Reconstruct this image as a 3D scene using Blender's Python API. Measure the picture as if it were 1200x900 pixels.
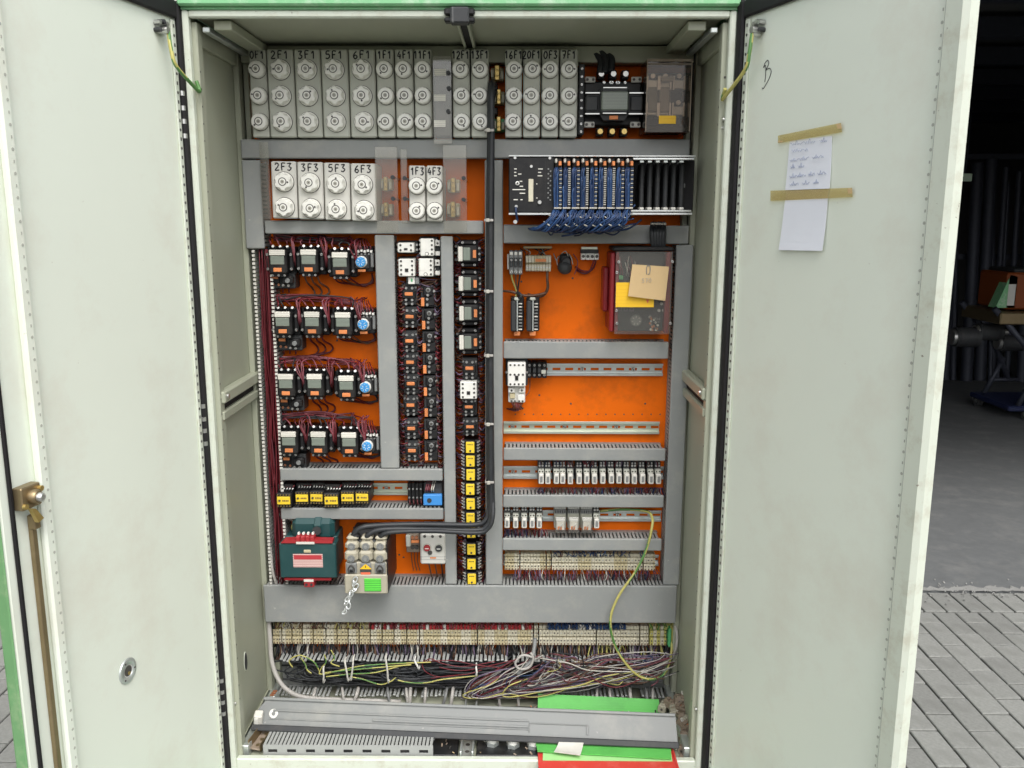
import bpy, math, random
from mathutils import Vector as V, Matrix
rnd = random.Random(7)
S = bpy.context.scene
C = S.collection
for o in list(bpy.data.objects): bpy.data.objects.remove(o)

# ------------------------------------------------------------------ camera
CAM = V((0.12687, -1.97929, 1.70)); FPX = 1014.0
th, ro, ya = [math.radians(a) for a in (10.84, 0.107, -0.303)]
_F = V((math.sin(ya)*math.cos(th), math.cos(ya)*math.cos(th), -math.sin(th)))
_R = V((math.cos(ya), -math.sin(ya), 0)); _U = _R.cross(_F)
_R, _U = math.cos(ro)*_R + math.sin(ro)*_U, -math.sin(ro)*_R + math.cos(ro)*_U
cam = bpy.data.cameras.new('camera'); co = bpy.data.objects.new('camera', cam); C.objects.link(co)
cam.sensor_width = 36; cam.lens = 36*FPX/1200; cam.clip_end = 200; cam.clip_start = .05
co.matrix_world = Matrix(((_R.x, _U.x, -_F.x, CAM.x), (_R.y, _U.y, -_F.y, CAM.y), (_R.z, _U.z, -_F.z, CAM.z), (0, 0, 0, 1)))
S.camera = co

# ------------------------------------------------------------------ light
SUN_EL, SUN_AZ = 54, 18          # azimuth east of the direction towards the viewer
w = bpy.data.worlds.new('World'); S.world = w; w.use_nodes = True
nt = w.node_tree; bg = nt.nodes['Background']; bg.inputs[1].default_value = 0.15
sky = nt.nodes.new('ShaderNodeTexSky'); sky.sky_type = 'NISHITA'; sky.sun_disc = False
sky.sun_elevation = math.radians(SUN_EL); sky.sun_rotation = math.radians(180-SUN_AZ)
sky.air_density = 1.0; sky.dust_density = 4.0
hs = nt.nodes.new('ShaderNodeHueSaturation'); hs.inputs['Saturation'].default_value = .25
nt.links.new(sky.outputs[0], hs.inputs['Color']); nt.links.new(hs.outputs[0], bg.inputs[0])
sl = bpy.data.lights.new('sun', 'SUN'); so = bpy.data.objects.new('sun', sl); C.objects.link(so)
sl.energy = 0.65; sl.angle = math.radians(30); sl.color = (1, .985, .96)
_d = V((math.sin(math.radians(SUN_AZ))*math.cos(math.radians(SUN_EL)), -math.cos(math.radians(SUN_AZ))*math.cos(math.radians(SUN_EL)), math.sin(math.radians(SUN_EL))))
so.rotation_euler = _d.to_track_quat('Z', 'Y').to_euler()
S.view_settings.view_transform = 'Standard'; S.view_settings.look = 'None'
S.view_settings.exposure = 0.85; S.view_settings.gamma = 1; S.view_settings.use_curve_mapping = False
S.render.engine = 'CYCLES'; S.cycles.max_bounces = 7; S.cycles.transparent_max_bounces = 10; S.cycles.caustics_reflective = False

# ------------------------------------------------------------------ measuring: where a point of the photograph lies on a plane of the cabinet
def ray(px, py): return _F + (px-600)/FPX*_R - (py-450)/FPX*_U
def at(px, py, Y):
    d = ray(px, py); t = (Y-CAM.y)/d.y; return CAM + t*d
def atX(px, py, X):
    d = ray(px, py); t = (X-CAM.x)/d.x; return CAM + t*d
def atZ(px, py, Z):
    d = ray(px, py); t = (Z-CAM.z)/d.z; return CAM + t*d
def rect(x0, y0, x1, y1, Y):
    a = at(x0, (y0+y1)/2, Y); b = at(x1, (y0+y1)/2, Y); c = at((x0+x1)/2, y0, Y); d = at((x0+x1)/2, y1, Y)
    return (a.x+b.x)/2, d.z, b.x-a.x, c.z-d.z     # centre x, bottom z, width, height
def project(p):
    v = V(p)-CAM; z = v.dot(_F); return 600+FPX*v.dot(_R)/z, 450-FPX*v.dot(_U)/z

# ------------------------------------------------------------------ materials
MATS = {}
def mat(name, col, rough=.5, metal=0, var=.08, scale=30, bump=0, spec=.5, dirt=None, dirt_scale=6, dirt_amt=.5, obj_var=0, stripes=None, coat=0, specks=None):
    m = bpy.data.materials.new(name); m.use_nodes = True; n = m.node_tree.nodes; L = m.node_tree.links
    b = n['Principled BSDF']; b.inputs['Roughness'].default_value = rough; b.inputs['Metallic'].default_value = metal
    b.inputs['Specular IOR Level'].default_value = spec; b.inputs['Coat Weight'].default_value = coat
    tc = n.new('ShaderNodeTexCoord'); no = n.new('ShaderNodeTexNoise'); no.inputs['Scale'].default_value = scale
    no.inputs['Detail'].default_value = 6; no.inputs['Roughness'].default_value = .65
    L.new(tc.outputs['Object'], no.inputs['Vector'])
    mx = n.new('ShaderNodeMix'); mx.data_type = 'RGBA'
    mx.inputs['A'].default_value = (*[c*(1-var) for c in col], 1); mx.inputs['B'].default_value = (*[min(1, c*(1+var)) for c in col], 1)
    L.new(no.outputs['Fac'], mx.inputs['Factor']); out = mx.outputs['Result']
    if stripes:       # printed lines: (colour, scale, axis, threshold)
        c2, sc, ax, thr = stripes
        wv = n.new('ShaderNodeTexWave'); wv.bands_direction = ax; wv.inputs['Scale'].default_value = sc; wv.inputs['Distortion'].default_value = 1.5
        wv.inputs['Detail Scale'].default_value = 60; wv.inputs['Detail'].default_value = 3
        L.new(tc.outputs['Object'], wv.inputs['Vector'])
        rp = n.new('ShaderNodeValToRGB'); rp.color_ramp.elements[0].position = thr; rp.color_ramp.elements[1].position = min(1, thr+.1)
        L.new(wv.outputs['Color'], rp.inputs[0])
        m3 = n.new('ShaderNodeMix'); m3.data_type = 'RGBA'; m3.inputs['B'].default_value = (*c2, 1)
        L.new(rp.outputs[0], m3.inputs['Factor']); L.new(out, m3.inputs['A']); out = m3.outputs['Result']
    if dirt:
        n2 = n.new('ShaderNodeTexNoise'); n2.inputs['Scale'].default_value = dirt_scale; n2.inputs['Detail'].default_value = 8; n2.inputs['Roughness'].default_value = .7
        L.new(tc.outputs['Object'], n2.inputs['Vector'])
        rp = n.new('ShaderNodeValToRGB'); rp.color_ramp.elements[0].position = .5; rp.color_ramp.elements[1].position = .78
        rp.color_ramp.elements[1].color = (dirt_amt,)*3+(1,)
        L.new(n2.outputs['Fac'], rp.inputs[0])
        m2 = n.new('ShaderNodeMix'); m2.data_type = 'RGBA'; m2.inputs['B'].default_value = (*dirt, 1)
        L.new(rp.outputs[0], m2.inputs['Factor']); L.new(out, m2.inputs['A']); out = m2.outputs['Result']
    if specks:
        n4 = n.new('ShaderNodeTexNoise'); n4.inputs['Scale'].default_value = specks[1]; n4.inputs['Detail'].default_value = 3; n4.inputs['Roughness'].default_value = .55
        L.new(tc.outputs['Object'], n4.inputs['Vector'])
        r4 = n.new('ShaderNodeValToRGB'); r4.color_ramp.elements[0].position = specks[2]; r4.color_ramp.elements[1].position = specks[2]+.05; r4.color_ramp.elements[1].color = (specks[3],)*3+(1,)
        L.new(n4.outputs['Fac'], r4.inputs[0]); m4 = n.new('ShaderNodeMix'); m4.data_type = 'RGBA'; m4.inputs['B'].default_value = (*specks[0], 1)
        L.new(r4.outputs[0], m4.inputs['Factor']); L.new(out, m4.inputs['A']); out = m4.outputs['Result']
    if obj_var:
        oi = n.new('ShaderNodeObjectInfo'); mr = n.new('ShaderNodeMapRange'); mr.inputs['To Min'].default_value = 1-obj_var; mr.inputs['To Max'].default_value = 1+obj_var
        L.new(oi.outputs['Random'], mr.inputs['Value']); hv = n.new('ShaderNodeHueSaturation')
        L.new(mr.outputs[0], hv.inputs['Value']); L.new(out, hv.inputs['Color']); out = hv.outputs[0]
    L.new(out, b.inputs['Base Color'])
    r2 = n.new('ShaderNodeMapRange'); r2.inputs['To Min'].default_value = max(.03, rough-.1); r2.inputs['To Max'].default_value = min(1, rough+.12)
    L.new(no.outputs['Fac'], r2.inputs['Value']); L.new(r2.outputs[0], b.inputs['Roughness'])
    if bump:
        bp = n.new('ShaderNodeBump'); bp.inputs['Strength'].default_value = bump; bp.inputs['Distance'].default_value = .002
        L.new(no.outputs['Fac'], bp.inputs['Height']); L.new(bp.outputs[0], b.inputs['Normal'])
    MATS[name] = m; return m
def clear_mat(name, tint=(1, 1, 1), gloss=.1, rough=.08, haze=.06):
    m = bpy.data.materials.new(name); m.use_nodes = True; n = m.node_tree.nodes; L = m.node_tree.links
    n.remove(n['Principled BSDF']); o = n['Material Output']
    t = n.new('ShaderNodeBsdfTransparent'); t.inputs[0].default_value = (*tint, 1)
    g = n.new('ShaderNodeBsdfGlossy'); g.inputs['Roughness'].default_value = rough
    d = n.new('ShaderNodeBsdfDiffuse'); d.inputs[0].default_value = (.75, .75, .72, 1)
    lw = n.new('ShaderNodeLayerWeight'); lw.inputs[0].default_value = .3
    mr = n.new('ShaderNodeMapRange'); mr.inputs['To Min'].default_value = gloss*.5; mr.inputs['To Max'].default_value = .5
    L.new(lw.outputs['Facing'], mr.inputs['Value'])
    a = n.new('ShaderNodeMixShader'); a.inputs[0].default_value = haze; L.new(t.outputs[0], a.inputs[1]); L.new(d.outputs[0], a.inputs[2])
    c = n.new('ShaderNodeMixShader'); L.new(mr.outputs[0], c.inputs[0]); L.new(a.outputs[0], c.inputs[1]); L.new(g.outputs[0], c.inputs[2])
    L.new(c.outputs[0], o.inputs[0]); MATS[name] = m; return m

mat('paint_inner_shaded', (.37, .385, .295), .42, var=.04, scale=3, dirt=(.34, .32, .24), dirt_scale=5, dirt_amt=.35, bump=.02)  # cabinet paint made darker, standing in for the shade inside
mat('paint', (.77, .815, .71), .38, var=.035, scale=2.2, dirt=(.66, .62, .52), dirt_scale=2.6, dirt_amt=.75, bump=.03, specks=((.40, .36, .28), 38, .735, .55))
mat('paint_rim', (.62, .66, .56), .35, var=.03, scale=8, dirt=(.35, .28, .18), dirt_scale=22, dirt_amt=.55, specks=((.16, .12, .08), 70, .70, .8))
mat('green_paint', (.20, .47, .23), .35, var=.08, scale=8, dirt=(.62, .66, .58), dirt_scale=28, dirt_amt=.7)
mat('green_pale', (.60, .78, .60), .4, var=.1, scale=30, dirt=(.8, .8, .74), dirt_scale=40, dirt_amt=.9)
mat('orange_plate', (.80, .145, .003), .55, spec=.15, var=.10, scale=5, dirt=(.40, .085, .01), dirt_scale=9, dirt_amt=.75, specks=((.16, .05, .015), 55, .73, .7))
mat('duct_grey', (.262, .272, .264), .5, var=.08, scale=7, dirt=(.40, .385, .34), dirt_scale=11, dirt_amt=.6, obj_var=.06, specks=((.50, .49, .45), 50, .72, .6))
mat('lid_grey', (.205, .213, .207), .38, var=.08, scale=7, dirt=(.34, .33, .29), dirt_scale=9, dirt_amt=.6, specks=((.45, .44, .40), 50, .70, .7))
mat('finger_grey', (.36, .37, .355), .5, var=.06)
mat('housing_grey', (.49, .50, .435), .5, var=.03, scale=20, dirt=(.36, .34, .28), dirt_scale=14, dirt_amt=.3)
mat('housing_light', (.62, .61, .56), .48, var=.03, scale=20, dirt=(.42, .40, .33), dirt_scale=14, dirt_amt=.3)
mat('porcelain', (.82, .81, .75), .22, var=.03, dirt=(.5, .47, .4), dirt_scale=25, dirt_amt=.35)
mat('ring_dark', (.06, .055, .05), .4)
mat('fuse_glass', (.36, .35, .30), .12, var=.2, scale=120)
mat('ink', (.015, .015, .02), .6, var=.2)
mat('pencil', (.30, .34, .46), .7, var=.2)
mat('black', (.012, .012, .013), .42, var=.3, scale=60, spec=.35, dirt=(.07, .06, .05), dirt_scale=30, dirt_amt=.35)
mat('black_soft', (.017, .017, .018), .6, var=.25, dirt=(.09, .08, .07), dirt_scale=12, dirt_amt=.5)
mat('rubber', (.012, .011, .012), .6, var=.2, spec=.3)
mat('dark_grey', (.04, .042, .044), .5, var=.15, spec=.35, dirt=(.10, .09, .08), dirt_scale=20, dirt_amt=.5)
mat('mid_grey', (.20, .205, .20), .5, var=.1)
mat('window_green', (.22, .25, .21), .2, var=.08, scale=40, stripes=((.13, .15, .13), 90, 'Z', .8))
mat('label_white', (.72, .70, .62), .45, var=.05, obj_var=.08, stripes=((.35, .33, .30), 75, 'Z', .86))
mat('white_plastic', (.78, .77, .72), .35, var=.03, dirt=(.5, .48, .42), dirt_scale=30, dirt_amt=.3)
mat('tag_orange', (.78, .27, .09), .55, var=.1, obj_var=.12, stripes=((.25, .07, .02), 190, 'X', .82))
mat('steel', (.62, .62, .60), .3, .9, var=.12, scale=80)
mat('zinc', (.66, .70, .68), .34, .75, var=.1, scale=25, dirt=(.45, .45, .40), dirt_scale=18, dirt_amt=.4)
mat('zinc_yellow', (.62, .66, .55), .36, .7, var=.12, scale=12)
mat('alu', (.80, .82, .82), .28, .8, var=.05)
mat('brass', (.60, .44, .16), .35, .85, var=.2, scale=60)
mat('bronze', (.30, .23, .13), .42, .8, var=.2, scale=30, dirt=(.35, .28, .18), dirt_scale=30)
mat('beige', (.54, .475, .30), .5, var=.2, scale=60, dirt=(.35, .28, .15), dirt_scale=60, dirt_amt=.5)
mat('cream', (.60, .56, .43), .5, var=.15, scale=60)
mat('yellow', (.80, .57, .035), .42, var=.05, obj_var=.08, stripes=((.14, .10, .02), 1, 'Z', .99))
mat('yellow_tape', (.86, .52, .02), .5, var=.05, stripes=((.78, .42, .012), 34, 'Z', .93))
mat('blue_dial', (.06, .30, .62), .35, var=.08)
mat('blue_box', (.05, .25, .62), .4, var=.1)
mat('blue_wire', (.008, .025, .078), .45, var=.3, obj_var=.2)
mat('blue_wire_light', (.016, .052, .145), .45, var=.3, obj_var=.2)
mat('red_wire', (.145, .013, .020), .45, var=.3, scale=8, obj_var=.15)
mat('red_wire_dark', (.09, .010, .014), .45, var=.3, scale=8)
mat('pink_wire', (.21, .06, .075), .5, var=.2)
mat('cable_black', (.024, .026, .029), .42, var=.2, scale=20, spec=.4, dirt=(.07, .07, .07), dirt_scale=14)
mat('cable_grey', (.42, .40, .37), .5, var=.1)
mat('wire_yellow', (.47, .43, .13), .42, var=.12, scale=12)
mat('wire_green', (.09, .22, .06), .42, var=.15)
mat('wire_white', (.46, .44, .385), .5, var=.1)
mat('wire_violet', (.13, .095, .15), .5, var=.2)
mat('wire_brown', (.12, .06, .035), .5, var=.2)
mat('trafo_green', (.014, .058, .060), .42, var=.1, scale=12, dirt=(.05, .11, .10), dirt_scale=10)
mat('red_plastic', (.36, .025, .03), .38, var=.1)
mat('red_dark', (.22, .012, .016), .32, var=.15)
mat('print_red', (.55, .05, .06), .5, stripes=((.25, .02, .03), 110, 'X', .7))
mat('print_pink', (.66, .48, .44), .5, stripes=((.40, .14, .14), 60, 'Z', .75))
mat('green_sticker', (.13, .68, .07), .5, var=.1, stripes=((.03, .26, .03), 62, 'Z', .62))
mat('sticker_red', (.75, .16, .08), .5)
mat('beige_clear', (.40, .37, .285), .22, var=.15, scale=25)
mat('folder_green', (.12, .50, .10), .6, var=.10, scale=12, bump=.35, dirt=(.08, .34, .07), dirt_scale=7, dirt_amt=.8)
mat('folder_pale', (.38, .68, .28), .6, var=.04)
mat('folder_red', (.60, .045, .035), .5, var=.06, dirt=(.75, .3, .25), dirt_scale=18, dirt_amt=.5)
mat('paper', (.80, .82, .88), .7, var=.03, scale=14, bump=.25)
mat('cardboard', (.60, .43, .22), .75, var=.06, scale=24, dirt=(.46, .32, .16), dirt_scale=20, dirt_amt=.4)
mat('loose_brown', (.27, .21, .155), .55, var=.3, scale=60, dirt=(.50, .45, .38), dirt_scale=35, dirt_amt=.7)
mat('loose_white', (.66, .64, .58), .5, var=.15, scale=40)
mat('floor_black', (.010, .011, .012), .45, var=.3, scale=20, dirt=(.07, .065, .06), dirt_scale=14, dirt_amt=.6)
mat('copper', (.62, .26, .14), .4, .8, var=.2)
mat('green_term', (.10, .42, .17), .45, var=.1)
mat('led_white', (.7, .7, .68), .4)
mat('paver', (.222, .224, .208), .88, var=.42, scale=75, bump=.6, obj_var=.12, dirt=(.12, .118, .105), dirt_scale=9, dirt_amt=.6)
mat('joint_sand', (.030, .029, .025), .95, var=.3, scale=40, bump=.4)
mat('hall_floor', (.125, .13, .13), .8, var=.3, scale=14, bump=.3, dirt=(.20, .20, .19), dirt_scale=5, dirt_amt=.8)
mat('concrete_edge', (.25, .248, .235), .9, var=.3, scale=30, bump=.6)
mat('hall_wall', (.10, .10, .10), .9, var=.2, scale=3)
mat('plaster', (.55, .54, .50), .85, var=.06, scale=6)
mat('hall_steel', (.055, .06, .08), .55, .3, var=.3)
mat('cart_blue', (.015, .022, .07), .5, var=.2)
mat('hole_grey', (.44, .45, .39), .6)
mat('green_edge_dimmed', (.14, .30, .13), .42, var=.15, scale=14, dirt=(.42, .46, .30), dirt_scale=12, dirt_amt=.8)  # roof green darkened against the light it faces, with olive wear
mat('crate_orange', (.24, .055, .01), .5, var=.1)
mat('tyre', (.10, .10, .10), .7, var=.2)
tp = clear_mat('acrylic', (.93, .92, .89), .12, .06, .05)
clear_mat('acrylic_smoke', (.74, .68, .62), .05, .07, .02)
clear_mat('tape_clear', (.96, .88, .62), .05, .3, .06)

# ------------------------------------------------------------------ geometry builder
class G:
    def __init__(s): s.v = []; s.f = []; s.mi = []; s.sm = []; s.names = []
    def m(s, name):
        if name not in s.names: s.names.append(name)
        return s.names.index(name)
    def add(s, vs, fs, mt, smooth=False):
        b = len(s.v); s.v += [tuple(p) for p in vs]; k = s.m(mt)
        for f in fs: s.f.append([b+i for i in f]); s.mi.append(k); s.sm.append(smooth)
        return s
    def box(s, x0, x1, y0, y1, z0, z1, mt):
        if x0 > x1: x0, x1 = x1, x0
        if y0 > y1: y0, y1 = y1, y0
        if z0 > z1: z0, z1 = z1, z0
        return s.add([(x, y, z) for z in (z0, z1) for y in (y0, y1) for x in (x0, x1)],
                     [(0, 2, 3, 1), (4, 5, 7, 6), (0, 1, 5, 4), (2, 6, 7, 3), (0, 4, 6, 2), (1, 3, 7, 5)], mt)
    def cbox(s, x0, x1, y0, y1, z0, z1, mt, c=.002):      # bevelled box
        if x0 > x1: x0, x1 = x1, x0
        if y0 > y1: y0, y1 = y1, y0
        if z0 > z1: z0, z1 = z1, z0
        c = min(c, (x1-x0)*.45, (y1-y0)*.45, (z1-z0)*.45)
        vs = []; idx = {}
        for i, x in enumerate((x0, x1)):
            for j, y in enumerate((y0, y1)):
                for k, z in enumerate((z0, z1)):
                    dx, dy, dz = c*(1-2*i), c*(1-2*j), c*(1-2*k)
                    for a, p in enumerate(((x, y+dy, z+dz), (x+dx, y, z+dz), (x+dx, y+dy, z))):
                        idx[i, j, k, a] = len(vs); vs.append(p)
        fs = []
        I = lambda i, j, k, a: idx[i, j, k, a]
        for i in (0, 1): fs.append([I(i, 0, 0, 0), I(i, 0, 1, 0), I(i, 1, 1, 0), I(i, 1, 0, 0)][::(1 if i == 0 else -1)])
        for j in (0, 1): fs.append([I(0, j, 0, 1), I(1, j, 0, 1), I(1, j, 1, 1), I(0, j, 1, 1)][::(1 if j == 0 else -1)])
        for k in (0, 1): fs.append([I(0, 0, k, 2), I(0, 1, k, 2), I(1, 1, k, 2), I(1, 0, k, 2)][::(1 if k == 0 else -1)])
        for i in (0, 1):
            for j in (0, 1): fs.append([I(i, j, 0, 0), I(i, j, 1, 0), I(i, j, 1, 1), I(i, j, 0, 1)])
            for k in (0, 1): fs.append([I(i, 0, k, 0), I(i, 1, k, 0), I(i, 1, k, 2), I(i, 0, k, 2)])
        for j in (0, 1):
            for k in (0, 1): fs.append([I(0, j, k, 1), I(1, j, k, 1), I(1, j, k, 2), I(0, j, k, 2)])
        for i in (0, 1):
            for j in (0, 1):
                for k in (0, 1): fs.append([I(i, j, k, 0), I(i, j, k, 1), I(i, j, k, 2)])
        return s.add(vs, fs, mt)
    def tube(s, pts, r, mt, n=6, mt2=None, cap=True):
        pts = [V(p) for p in pts]; rings = []; b = len(s.v); k1 = s.m(mt); k2 = s.m(mt2) if mt2 else k1
        up = V((0, 0, 1)); prev = None
        for i, p in enumerate(pts):
            t = (pts[min(i+1, len(pts)-1)]-pts[max(i-1, 0)])
            t = t.normalized() if t.length > 1e-9 else V((0, 0, 1))
            if prev is None:
                a = t.cross(up if abs(t.z) < .9 else V((1, 0, 0))).normalized()
            else:
                a = (prev - t*prev.dot(t)); a = a.normalized() if a.length > 1e-6 else t.orthogonal().normalized()
            prev = a; c = t.cross(a)
            rr = r[i] if isinstance(r, (list, tuple)) else r
            for q in range(n):
                an = 2*math.pi*q/n; s.v.append(tuple(p + rr*(math.cos(an)*a + math.sin(an)*c)))
        for i in range(len(pts)-1):
            for q in range(n):
                s.f.append([b+i*n+q, b+i*n+(q+1) % n, b+(i+1)*n+(q+1) % n, b+(i+1)*n+q]); s.sm.append(n > 4)
                s.mi.append(k2 if (mt2 and (q+i//3) % n < n/3) else k1)
        if cap:
            s.f.append([b+q for q in range(n)][::-1]); s.mi.append(k1); s.sm.append(False)
            e = b+(len(pts)-1)*n; s.f.append([e+q for q in range(n)]); s.mi.append(k1); s.sm.append(False)
        return s
    def cyl(s, p0, p1, r, mt, n=14, r1=None, smooth=True):
        p0, p1 = V(p0), V(p1); r1 = r if r1 is None else r1; t = (p1-p0).normalized(); a = t.orthogonal().normalized(); c = t.cross(a)
        vs = []
        for p, rr in ((p0, r), (p1, r1)):
            for q in range(n):
                an = 2*math.pi*q/n; vs.append(p+rr*(math.cos(an)*a+math.sin(an)*c))
        s.add(vs, [(q, (q+1) % n, n+(q+1) % n, n+q) for q in range(n)], mt, smooth)
        s.add(vs, [list(range(n))[::-1], list(range(n, 2*n))], mt); return s
    def lathe(s, prof, ctr, mt, n=20, star=None):       # turned about the y axis, profile (radius, y)
        vs = []
        for i, (r, y) in enumerate(prof):
            for q in range(n):
                an = 2*math.pi*q/n; rr = r*(1+(star(an, i) if star else 0))
                vs.append((ctr[0]+rr*math.sin(an), ctr[1]+y, ctr[2]+rr*math.cos(an)))
        fs = [(i*n+q, i*n+(q+1) % n, (i+1)*n+(q+1) % n, (i+1)*n+q) for i in range(len(prof)-1) for q in range(n)]
        s.add(vs, fs, mt, star is None); s.add(vs[-n:], [list(range(n))], mt); return s
    def prism(s, poly, d, mt, plane='xz', o=(0, 0, 0)):  # poly extruded by d along the third axis
        k = len(poly); f = {'xz': lambda a, b, h: (o[0]+a, o[1]+h, o[2]+b), 'xy': lambda a, b, h: (o[0]+a, o[1]+b, o[2]+h), 'yz': lambda a, b, h: (o[0]+h, o[1]+a, o[2]+b)}[plane]
        vs = [f(a, b, 0) for a, b in poly]+[f(a, b, d) for a, b in poly]
        return s.add(vs, [list(range(k))[::-1], list(range(k, 2*k))]+[(i, (i+1) % k, k+(i+1) % k, k+i) for i in range(k)], mt)
    def strokes(s, lines, x, y, z, sx, sz, r, mt):        # pen strokes in the plane of a front face
        for l in lines: s.tube([(x+a*sx, y, z+b*sz) for a, b in l], r, mt, 4)
        return s
    def mesh(s, name):
        me = bpy.data.meshes.new(name); me.from_pydata(s.v, [], s.f)
        for n in s.names: me.materials.append(MATS[n])
        me.polygons.foreach_set('material_index', s.mi); me.polygons.foreach_set('use_smooth', s.sm); me.update()
        return me
def screw(g, x, y, z, r, mt='steel', slot=True):
    g.cyl((x, y, z), (x, y-.003, z), r, mt, 8, r*.8)
    if slot: a = rnd.random()*3; g.tube([(x-r*.7*math.cos(a), y-.0031, z-r*.7*math.sin(a)), (x+r*.7*math.cos(a), y-.0031, z+r*.7*math.sin(a))], r*.16, 'ring_dark', 4)
def curve(pts, n=6):          # smooth line through points
    p = [V(q) for q in pts]; out = []
    for i in range(len(p)-1):
        a, b, c, d = p[max(i-1, 0)], p[i], p[i+1], p[min(i+2, len(p)-1)]
        for k in range(n):
            t = k/n; out.append(.5*((2*b)+(c-a)*t+(2*a-5*b+4*c-d)*t*t+(3*b-a-3*c+d)*t**3))
    out.append(p[-1]); return out

# ------------------------------------------------------------------ scene tree helpers
def tag(o, label, cat=None, group=None, kind=None):
    if label: o['label'] = label
    if cat: o['category'] = cat
    if group: o['group'] = group
    if kind: o['kind'] = kind
    return o
def thing(name, label, cat, loc=(0, 0, 0), group=None, rot=(0, 0, 0)):
    o = bpy.data.objects.new(name, None); C.objects.link(o); o.location = loc; o.rotation_euler = rot; o.empty_display_size = .02
    return tag(o, label, cat, group)
def part(name, g, parent=None, loc=(0, 0, 0), kind=None, label=None, rot=(0, 0, 0)):
    o = bpy.data.objects.new(name, g if isinstance(g, bpy.types.Mesh) else g.mesh(name)); C.objects.link(o); o.parent = parent; o.location = loc; o.rotation_euler = rot
    if kind: o['kind'] = kind
    if label: o['label'] = label
    return o
def solo(name, g, label, cat, loc=(0, 0, 0), group=None, rot=(0, 0, 0), kind=None):
    o = part(name, g, None, loc, kind, None, rot); return tag(o, label, cat, group)
def dup(root, loc, label, rot=None, scale=None):
    def cp(o, par):
        c = o.copy(); C.objects.link(c); c.parent = par
        for ch in kids.get(o.name, []): cp(ch, c)
        return c
    kids = {}
    def walk(o):
        kids[o.name] = list(o.children)
        for ch in kids[o.name]: walk(ch)
    walk(root)
    r = cp(root, None); r.location = loc; r['label'] = label; r.rotation_euler = (root.rotation_euler.x+rnd.uniform(-.01, .01), root.rotation_euler.y+rnd.uniform(-.014, .014), root.rotation_euler.z+rnd.uniform(-.015, .015))
    if rot is not None: r.rotation_euler = rot
    if scale is not None: r.scale = scale
    return r
ORD = ['first', 'second', 'third', 'fourth', 'fifth', 'sixth', 'seventh', 'eighth', 'ninth', 'tenth', 'eleventh', 'twelfth', 'thirteenth', 'fourteenth', 'fifteenth', 'sixteenth']
PL = .365        # face of the orange mounting plate
DF = .285        # face of the duct covers

# ------------------------------------------------------------------ handwriting
GL = {'0': [[(.5, 1), (.15, .7), (.1, .3), (.45, 0), (.85, .3), (.85, .75), (.5, 1)]], '1': [[(.2, .7), (.55, 1), (.55, 0)]],
 '2': [[(.1, .75), (.4, 1), (.8, .8), (.6, .45), (.1, 0), (.9, .02)]], '3': [[(.1, .95), (.8, 1), (.4, .58), (.85, .35), (.5, 0), (.1, .1)]],
 '4': [[(.6, 1), (.1, .35), (.95, .38)], [(.7, .65), (.65, 0)]], '5': [[(.85, 1), (.3, .98), (.2, .58), (.7, .6), (.85, .25), (.5, 0), (.1, .08)]],
 '6': [[(.75, 1), (.3, .65), (.15, .25), (.5, 0), (.85, .25), (.55, .5), (.18, .3)]], '7': [[(.1, .98), (.9, 1), (.4, 0)], [(.3, .5), (.8, .52)]],
 '8': [[(.5, .55), (.15, .8), (.5, 1), (.85, .8), (.5, .55), (.1, .25), (.5, 0), (.9, .25), (.5, .55)]],
 'F': [[(.2, 0), (.22, 1), (.9, 1)], [(.2, .55), (.75, .57)]],
 'B': [[(.32, .0), (.36, .35), (.3, .78), (.1, .7)], [(.1, .72), (.25, .92), (.5, 1), (.62, .82), (.32, .55)], [(.32, .55), (.72, .6), (.92, .42), (.75, .12), (.45, -.12), (.22, -.28), (.05, -.25)]]}
def write(g, text, x, y, z, cw, ch, r, mt='ink', gap=.25):
    for c in text:
        if c in GL: g.strokes([curve([(a, b, 0) for a, b in l], 3) and [(p.x, p.y) for p in curve([(a, b, 0) for a, b in l], 3)] for l in GL[c]], x+rnd.uniform(-.0005, .0005), y, z+rnd.uniform(-.0006, .0006), cw, ch, r, mt)
        x += cw*(1+gap)
def scribble(g, x0, x1, z, h, y, r, mt, words):
    x = x0
    for wl in words:
        n = max(4, int(wl*5)); pts = []
        for i in range(n):
            pts.append((x+(x1-x0)*wl*.12*i/n*1.0, y, z+h*(rnd.random() if i % 2 else rnd.random()*.35)))
        g.tube(pts, r, mt, 4); x += (x1-x0)*(wl*.12+.05)
        if x > x1: break

# ================================================================== SETTING
pv_g = G(); PX0 = .0595
joint = G().add([(-8, -8, 0), (12, -8, 0), (12, 12, 0), (-8, 12, 0)], [(0, 1, 2, 3)], 'joint_sand')
yard = part('ground', joint, None, (0, 0, -.012), 'structure')
pm = []
for k in range(4):
    g = G(); t = [rnd.uniform(-.0012, .0012) for _ in range(3)]
    g.cbox(-.0468, .0468, -.0968, .0968, -.06, 0, 'paver', .0028); 
    g.v = [(x, y, z+(t[0]*x/.05+t[1]*y/.1 if z > -.03 else 0)) for x, y, z in g.v]
    pm.append(g.mesh('paver'))
spots = []
for i in range(-22, 32):
    for j in range(-26, 3):
        x = PX0+i*.1+.05; y = 1.587-.1-.2*(-j)+(0 if i % 2 else -.1)+.2*0
        if y+.1 > 1.59: continue
        spots.append((x, y, 0))
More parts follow.
